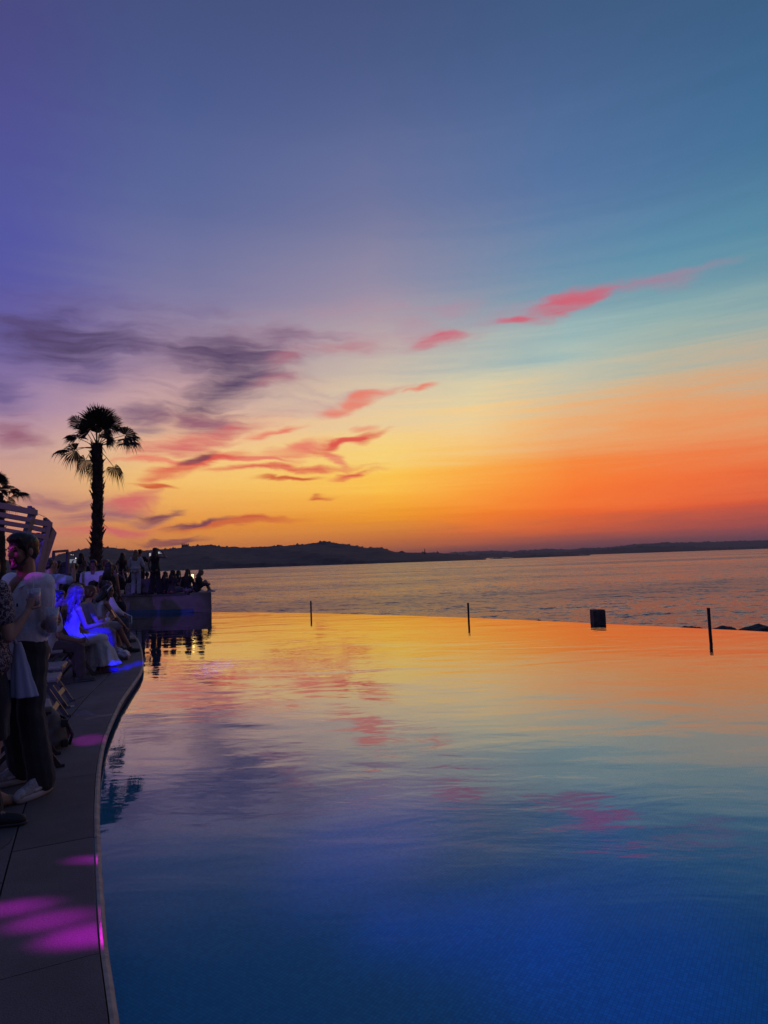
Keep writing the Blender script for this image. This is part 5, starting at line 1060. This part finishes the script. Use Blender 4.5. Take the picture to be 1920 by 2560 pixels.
# chunky grey trainers with a tongue, laces and thick sole
m_tr1, m_tr2, m_tr3 = mat('trainer_mesh', (.30, .28, .30), .7, noise=(60, .25), bump=(220, .5, .002)), mat('trainer_panel', (.42, .41, .44), .5), mat('trainer_sole', (.40, .38, .39), .6)
for k in (0, 1):
    a = jm['an'][k]; ft = unit(V3(jm['toe'][k][0], jm['toe'][k][1], 0)); sd = V3(ft[1], -ft[0], 0); at = lambda y, z, x=0: V3(a[0], a[1], 0) + ft * y + sd * x + V3(0, 0, z)
    S = Blob(); S.cap(at(-.05, .065), .046, at(.04, .065), .048); S.cap(at(.04, .062), .048, at(.135, .050), .044); S.cap(at(.135, .050), .044, at(.185, .044), .032); S.cap(at(-.03, .10), .044, at(.0, .08), .046); S.cap(at(.02, .10), .036, at(.09, .075), .036)
    s1 = blob_obj('shoe', S, m_tr1, em, .006, 2)
    So = Blob(); So.loft([(at(.0, .0), ft, sd, .0, .0)] * 0 + [(at(.062, z), ft, sd, q, w) for z, q, w in ((.001, .138, .046), (.012, .148, .054), (.030, .150, .055), (.040, .144, .051))], 36); blob_obj('sole', So, m_tr3, s1)
    Pn = Blob(); Pn.cap(at(.17, .052), .036, at(.20, .040), .026); Pn.cap(at(-.075, .06), .030, at(-.072, .10), .024)
    for q in (-1, 1): Pn.cap(at(-.03, .06, q * .042), .014, at(.10, .055, q * .040), .014)
    blob_obj('panel', Pn, m_tr2, s1, .005, 2)
    Tn = Blob(); Tn.cap(at(.035, .135), .022, at(.10, .098), .022, 10, 0, .35, (0, .6, .8)); blob_obj('tongue', Tn, m_tr2, s1)
    for q in range(4): Lc = Blob(); Lc.cap(at(.055 + .02 * q, .122 - .012 * q, -.022), .0035, at(.058 + .02 * q, .122 - .012 * q, .022), .0035, 6); blob_obj('lace', Lc, mat('lace_white', (.5, .5, .55), .7), s1)
hw = in_world(em, jm['A'][0][1] + jm['A'][0][2] * .085)
cup('tall plastic cup of pink drink held by the man in the white shirt', ony(128, 1582, 4.62), .175, .046, (.16, .004, .05), (0, R(2), 0), 2, fill=.66)

# woman in the floral shirt at the left edge
m_floral = bpy.data.materials.new('floral_print'); m_floral.use_nodes = True; T = NT(m_floral.node_tree); b = T.n['Principled BSDF']; co = T.new('ShaderNodeTexCoord').outputs['Object']
n1 = T.noise(co, 26, 4, .62, 1.6); n2 = T.noise(T.mapping(co, loc=(3, 1, 2)), 52, 3, .6, .8); pt_ = T.math('MULTIPLY', T.rng(T.math('ABSOLUTE', T.math('SUBTRACT', n1, .5)), .075, .02), T.rng(n2, .36, .56))
T.l.new(T.mix(pt_, (.018, .012, .028, 1), (.42, .34, .36, 1)), b.inputs['Base Color']); b.inputs['Roughness'].default_value = .75
ew, jw = person('woman in a dark floral shirt cut off by the left edge, raising a drink', (gx(-44, 4.45), 4.45, 0), -.42, 1.76, 'f', dict(an=[(-.09, -.02, .115), (.10, .0, .115)], toe=[(-.1, 1, 0), (.2, 1, 0)]), 'fair', ('long', DK, .14), None, dict(style='skirt', color=BLK, length=.60, flare=.0), shoes=None,
    arms=[None, dict(el=(.06, .03, -.30), wr=(.05, .17, -.15), hd=(-.05, .45, .9), curl=.75, palm=(-.6, .7, 0))], head=(-.25, 1, 0), voxel=.010, heel=.03)
add_top(jw, .010, 'f', color=(0, 0, 0), sleeve=.55, hem=-.42, infl=.022, loose=.022, matname='shirt', material=m_floral)
m_beige = mat('beige_suede', (.30, .20, .13), .65)
for k in (0, 1):
    a = jw['an'][k]; ft = unit(V3(jw['toe'][k][0], jw['toe'][k][1], 0)); at = lambda y, z: V3(a[0], a[1], 0) + ft * y + V3(0, 0, z)
    S = Blob(); S.cap(at(-.045, .085), .036, at(.05, .050), .036); S.cap(at(.05, .048), .037, at(.115, .030), .034); S.cap(at(.115, .028), .032, at(.17, .022), .018)
    s1 = blob_obj('shoe', S, m_beige, ew, .007, 2); Hl = Blob(); Hl.cap(at(-.058, .07), .024, at(-.062, .012), .014); blob_obj('heel', Hl, m_beige, s1)
hw = in_world(ew, jw['A'][1][1] + jw['A'][1][2] * .08)
cup('plastic cup with a pink glow raised by the woman in the floral shirt', hw + V3(.005, .035, -.05), .13, .044, (.35, .02, .30), (0, R(-4), 0), 1)
# pale cloth bag hanging from her elbow
el = in_world(ew, jw['A'][1][0]); bag = empty('cloth_bag', (el[0], el[1], 0)); tag(bag, 'pale blue cloth bag hanging from the arm of the woman in the floral shirt', 'bag')
Bg = Blob(); S = []
c0 = ony(44, 1606, 4.52) - V3(el[0], el[1], 0); c1 = ony(60, 1742, 4.52) - V3(el[0], el[1], 0)
for k in range(9):
    v = k / 8; c = c0 * (1 - v) + c1 * v; S.append((c, V3(1, 0, 0), V3(0, 1, 0), .022 + .066 * v ** .8, .018 + .040 * v, .10 * min(1, v * 2), 7, .5))
Bg.loft(S, 56); blob_obj('pouch', Bg, mat('pale_blue_cotton', (.34, .37, .52), .85, bump=(300, .2, .001)), bag, .006, 2, (.003, 30, 8, 2))
bm = bmesh.new(); tube(bm, [tuple(c0 + V3(-.02, .02, -.02)), tuple(c0 + V3(-.045, .03, .06)), tuple(c0 + V3(-.03, -.03, .07)), tuple(c0 + V3(.005, -.02, -.01))], .009, 6); bm_obj('handle', bm, mat('pale_blue_cotton'), bag, True)
# passer-by whose shoe just enters the picture
person('passer-by in dark trousers mostly outside the left edge, only a dark shoe showing', (onz(16, 2093, 0)[0] - .52, onz(16, 2093, 0)[1] + .06, 0), -1.57, 1.76, 'm', dict(kn=[(-.10, .22, .50), (.10, -.02, .50)], an=[(-.10, .33, .085), (.10, -.20, .10)]), 'tan', ('short', DK, 0), dict(color=BLK, sleeve=1.8), dict(style='trousers', color=BLK), shoes=(.012, .012, .014), voxel=.016)

# ------------------------------------------------------------------ folding chairs
m_chair, m_pad, m_strip = mat('dark_resin', (.035, .032, .04), .45), mat('grey_vinyl_seat', (.20, .175, .16), .5, noise=(20, .1)), mat('tan_stretcher', (.30, .22, .15), .55)
def chair_meshes():
    out = []
    for sx in (-1, 1):
        bm = bmesh.new(); bar(bm, (sx * .205, -.26, .82), (sx * .205, .245, .0), .026, .040, up=(0, 1, .6)); box(bm, (sx * .205, .252, .012), (.034, .06, .024), bevel=.004); out.append(('front_leg', bm, m_chair))
        bm = bmesh.new(); bar(bm, (sx * .172, .16, .43), (sx * .172, -.26, .0), .022, .034, up=(0, 1, -.6)); box(bm, (sx * .172, -.265, .012), (.03, .055, .024), bevel=.004); out.append(('rear_leg', bm, m_chair))
    bm = bmesh.new(); box(bm, (0, .0, .455), (.40, .40, .045), bevel=.018); out.append(('seat', bm, m_pad))
    bm = bmesh.new(); box(bm, (0, .0, .425), (.37, .38, .022), bevel=.004); out.append(('seat_frame', bm, m_chair))
    bm = bmesh.new(); bar(bm, (-.195, .155, .155), (.195, .155, .155), .05, .018, up=(0, 1, .6)); out.append(('stretcher', bm, m_strip))
    bm = bmesh.new(); bar(bm, (-.16, -.19, .075), (.16, -.19, .075), .03, .016, up=(0, 1, -.6)); out.append(('stretcher', bm, m_chair))
    bm = bmesh.new(); box(bm, (0, -.232, .755), (.40, .022, .15), rot=Euler((R(-32), 0, 0)).to_matrix(), bevel=.009); out.append(('backrest', bm, m_pad))
    return out
proto = None
def chair(loc, rz, label, group):
    global proto
    e = empty('folding_chair', loc, rz); tag(e, label, 'chair', group)
    if proto is None:
        proto = [bm_obj(n_, b_, m_, e) for n_, b_, m_ in chair_meshes()]
    else:
        for q in proto: c = q.copy(); COL.objects.link(c); c.parent = e
    return e
chair((-3.93, 7.66, 0), R(-72), 'empty folding chair with a pale seat, farthest of the three empty ones', 'empty folding chairs on the deck')
q = onz(97, 1944, 0); chair((q[0] - .28, q[1] + .30, 0), R(-60), 'empty folding chair behind the legs of the man in the white shirt', 'empty folding chairs on the deck')
q = onz(145, 1815, 0); chair((q[0] - .26, q[1] + .12, 0), R(-70), 'empty folding chair in the middle of the three empty ones', 'empty folding chairs on the deck')
WHO = ['under the shadowed man in the pale T-shirt', 'under the blue lit woman', 'under the woman with the yellow collar', 'under the woman with the white headband', 'under the woman with long straight dark hair', 'under the dark figure in front of the man in the open shirt', 'under the dark haired figure left of the straight haired woman', 'under the shadowed figure at the foot of the metal frame', 'under the figure below the man in the light blue shirt']
for (x, y, rz), w in zip(SEATED, WHO): chair((x, y, 0), rz, 'folding chair ' + w, 'occupied folding chairs by the pool')

# ------------------------------------------------------------------ bags and bits on the ground
q = onz(146, 1876, 0); bp = empty('backpack', (q[0] - .10, q[1] + .12, 0), R(-50)); tag(bp, 'slumped grey backpack with black straps on the deck behind the standing man', 'backpack')
m_bag, m_strap = mat('grey_canvas', (.16, .145, .13), .85, noise=(10, .15), bump=(250, .3, .001)), mat('black_webbing', (.012, .012, .014), .7)
B_ = Blob(); B_.loft([(V3(0, 0, .02), V3(1, 0, 0), V3(0, 1, 0), .13, .09), (V3(0, 0, .08), V3(1, 0, 0), V3(0, 1, 0), .155, .105), (V3(.01, -.01, .20), V3(1, 0, 0), V3(0, 1, 0), .14, .09), (V3(.02, -.03, .30), V3(1, 0, 0), V3(0, 1, 0), .10, .06), (V3(.03, -.05, .36), V3(1, 0, 0), V3(0, 1, 0), .04, .03)], 24); blob_obj('sack', B_, m_bag, bp, .010, 2, (.006, 26, 20, 1))
B_ = Blob(); B_.ell((0, .10, .12), (.09, .035, .075)); blob_obj('pocket', B_, m_bag, bp, .010, 2)
for sx in (-1, 1): bm = bmesh.new(); tube(bm, [(sx * .06, -.07, .32), (sx * .10, .06, .26), (sx * .11, .125, .10), (sx * .10, .10, .02)], .014, 6); bm_obj('strap', bm, m_strap, bp, True)
for z in (.05, .22): bm = bmesh.new(); box(bm, (.15, .05, z), (.045, .05, .065), bevel=.01); bm_obj('buckle', bm, m_strap, bp)
q = onz(292, 1652, 0); pb = empty('plastic_bag', (q[0], q[1] + .15, 0)); tag(pb, 'crumpled pale plastic bag lying by the feet near the pool edge', 'bag')
B_ = Blob(); B_.ell((0, 0, .08), (.15, .13, .085)); B_.ell((-.06, .02, .13), (.09, .08, .07)); B_.ell((.08, -.02, .06), (.10, .10, .06)); B_.cap((-.05, 0, .15), .04, (-.09, .02, .22), .018); blob_obj('film', B_, mat('pale_film', (.42, .38, .50), .35, bump=(30, .8, .02)), pb, .012, 1, (.012, 40, 37, 3))
B_ = Blob(); B_.chain([(-.09, .02, .21), (-.13, .03, .24), (-.14, .04, .19)], [.012, .010, .008]); blob_obj('handle', B_, mat('pale_film'), pb)
q = onz(174, 1767, 0); ld = empty('cup_lid', (q[0], q[1], 0)); tag(ld, 'flat clear cup lid lying on the deck by the folding chair', 'lid')
bm = bmesh.new(); tube(bm, [(.045 * math.cos(k * .5236), .045 * math.sin(k * .5236), .004) for k in range(13)], .004, 6, False); bm_obj('rim', bm, mat('lid_plastic', (.5, .5, .55), .3), ld, True)
bm = bmesh.new(); bmesh.ops.create_circle(bm, cap_ends=True, radius=.042, segments=20, matrix=Matrix.Translation((0, 0, .006))); bm_obj('disc', bm, mat('lid_plastic'), ld)
q = onz(174, 1700, 0)
# black handbag of the woman in the black vest, pale bag on the terrace
hb = empty('handbag', (gx(301, 15.0), 15.0, .58)); tag(hb, 'black shoulder bag hanging beside the woman in the black vest', 'handbag')
B_ = Blob(); B_.loft([(V3(0, 0, 0), V3(1, 0, 0), V3(0, 1, 0), .13, .06), (V3(0, 0, .12), V3(1, 0, 0), V3(0, 1, 0), .14, .065), (V3(-.02, 0, .24), V3(1, 0, 0), V3(0, 1, 0), .10, .04)], 18); blob_obj('pouch', B_, mat('black_leather', (.012, .011, .013), .45), hb, .012, 2)
bm = bmesh.new(); tube(bm, [(-.10, 0, .22), (-.22, .02, .55), (-.26, .05, .80), (-.14, .06, .50), (.06, 0, .22)], .010, 6); bm_obj('strap', bm, m_strap, hb, True)
tb_ = empty('canvas_bag', (gx(322, 25.3), 25.3, TZ)); tag(tb_, 'pale patterned bag on the terrace between the standing women', 'bag')
B_ = Blob(); B_.loft([(V3(0, 0, 0), V3(1, 0, 0), V3(0, 1, 0), .13, .10), (V3(0, 0, .25), V3(1, 0, 0), V3(0, 1, 0), .15, .11), (V3(.01, 0, .44), V3(1, 0, 0), V3(0, 1, 0), .09, .06)], 18); blob_obj('sack', B_, mat('patterned_canvas', (.30, .26, .26), .8, noise=(14, .5)), tb_, .014, 2, (.008, 20, 18, 2))
bm = bmesh.new(); tube(bm, [(-.06, 0, .42), (-.04, 0, .56), (.05, 0, .56), (.07, 0, .42)], .010, 6); bm_obj('handle', bm, m_strap, tb_, True)
flush()

# ------------------------------------------------------------------ the party's coloured spotlights, hung off to the left of the view
def party_light(pos, target, cone, color, power, blend=.35, rad=.04, tall=1.0):
    d = bpy.data.lights.new('party_light', 'SPOT'); d.energy = power; d.color = color; d.spot_size = R(cone); d.spot_blend = blend; d.shadow_soft_size = rad
    o = bpy.data.objects.new('party_light', d); COL.objects.link(o); o.location = tuple(map(float, pos))
    dr = Vector(tuple(map(float, np.array(target) - np.array(pos)))); o.rotation_euler = dr.to_track_quat('-Z', 'Y').to_euler()
    o.scale = (1, tall, 1)
    return o
MAG, VIO, BLU, PUR = (.75, .0, 1.0), (.22, .10, 1.0), (.0, .0, 1.0), (.45, .12, 1.0)
RIG = V3(-8.0, 2.2, 3.4)
party_light(RIG, onz(40, 2268, 0), 1.6, MAG, 4600, 1.0)
party_light(RIG + V3(.1, -.6, 0), onz(130, 2300, 0), 1.7, MAG, 5200, 1.0)
party_light(RIG + V3(.1, -.6, 0), onz(240, 2335, 0), 1.9, MAG, 10000, 1.0)
party_light(RIG + V3(0, 1.5, -.6), onz(235, 2148, 0), .7, MAG, 5200, .8)
party_light((-.4, 1.6, 4.4), onz(222, 1850, 0), 2.6, MAG, 1500, .4)
party_light((-2.0, 2.6, 4.6), (-4.52, 9.72, .95), 5.0, (.01, .005, 1.0), 18000, .3)
for q_ in ((292, 1674), (318, 1668), (344, 1659)): party_light((-1.0, 1.0, 2.6), onz(*q_, 0), 1.0, BLU, 50000, .7)
party_light(RIG + V3(0, 2.8, -1.8), onz(330, 1616, 0), 0.9, VIO, 2600, .7)
party_light((-5.6, 3.4, 2.5), (-2.76, 4.72, 1.66), 4.6, MAG, 200, .5)
party_light((-4.0, 3.2, 2.4), (-2.42, 4.58, 1.22), 4.5, MAG, 260, .8)
party_light((-3.9, 2.4, 3.6), (-5.3, 9.3, 2.3), 11, VIO, 2600, .7)
party_light((-11, 6, 4.5), (-5.6, 12.0, 1.2), 26, VIO, 380, .9, .3)
party_light((-5.2, -3.2, 2.3), (-4.3, 10, 1.3), 30, (.30, .30, 1.0), 1300, 1.0, .25)
# the same rig sweeping the pool: the light reaches the blue mosaic through the water
RIG2 = V3(-3.0, -6.0, 6.2)
for q_, c_, w_ in (((960, 2320), 2.6, 2600), ((1110, 2314), 3.6, 2600), ((1300, 2318), 5.0, 2200), ((1560, 2360), 8.0, 1800)): party_light(RIG2, onz(*q_, FZ), c_, VIO, w_, 1.0, .2)
party_light(RIG2, onz(1850, 2300, FZ), 20, VIO, 1300, 1.0, .35)
party_light(RIG2, onz(930, 2085, FZ), 8, PUR, 3800, 1.0, .35)
party_light(RIG2, onz(1500, 2050, FZ), 4, (.9, .1, .8), 2600, 1.0, .3)
party_light(RIG2 + V3(0, 3, 0), onz(540, 1668, FZ), 3.0, (1.0, .2, .9), 320000, 1.0, .2)
# ------------------------------------------------------------------ evening haze over the bay
m_haze = bpy.data.materials.new('evening_haze'); m_haze.use_nodes = True; T = NT(m_haze.node_tree); T.n.remove(T.n['Principled BSDF'])
pv = T.new('ShaderNodeVolumePrincipled'); pv.inputs['Color'].default_value = (.80, .74, .82, 1); pv.inputs['Density'].default_value = 7.5e-5; pv.inputs['Anisotropy'].default_value = .2
T.l.new(pv.outputs[0], T.n['Material Output'].inputs['Volume'])
bm = bmesh.new(); box(bm, (0, 6000, 63), (24200, 18200, 146)); hz = bm_obj('haze', bm, m_haze); hz['kind'] = 'stuff'
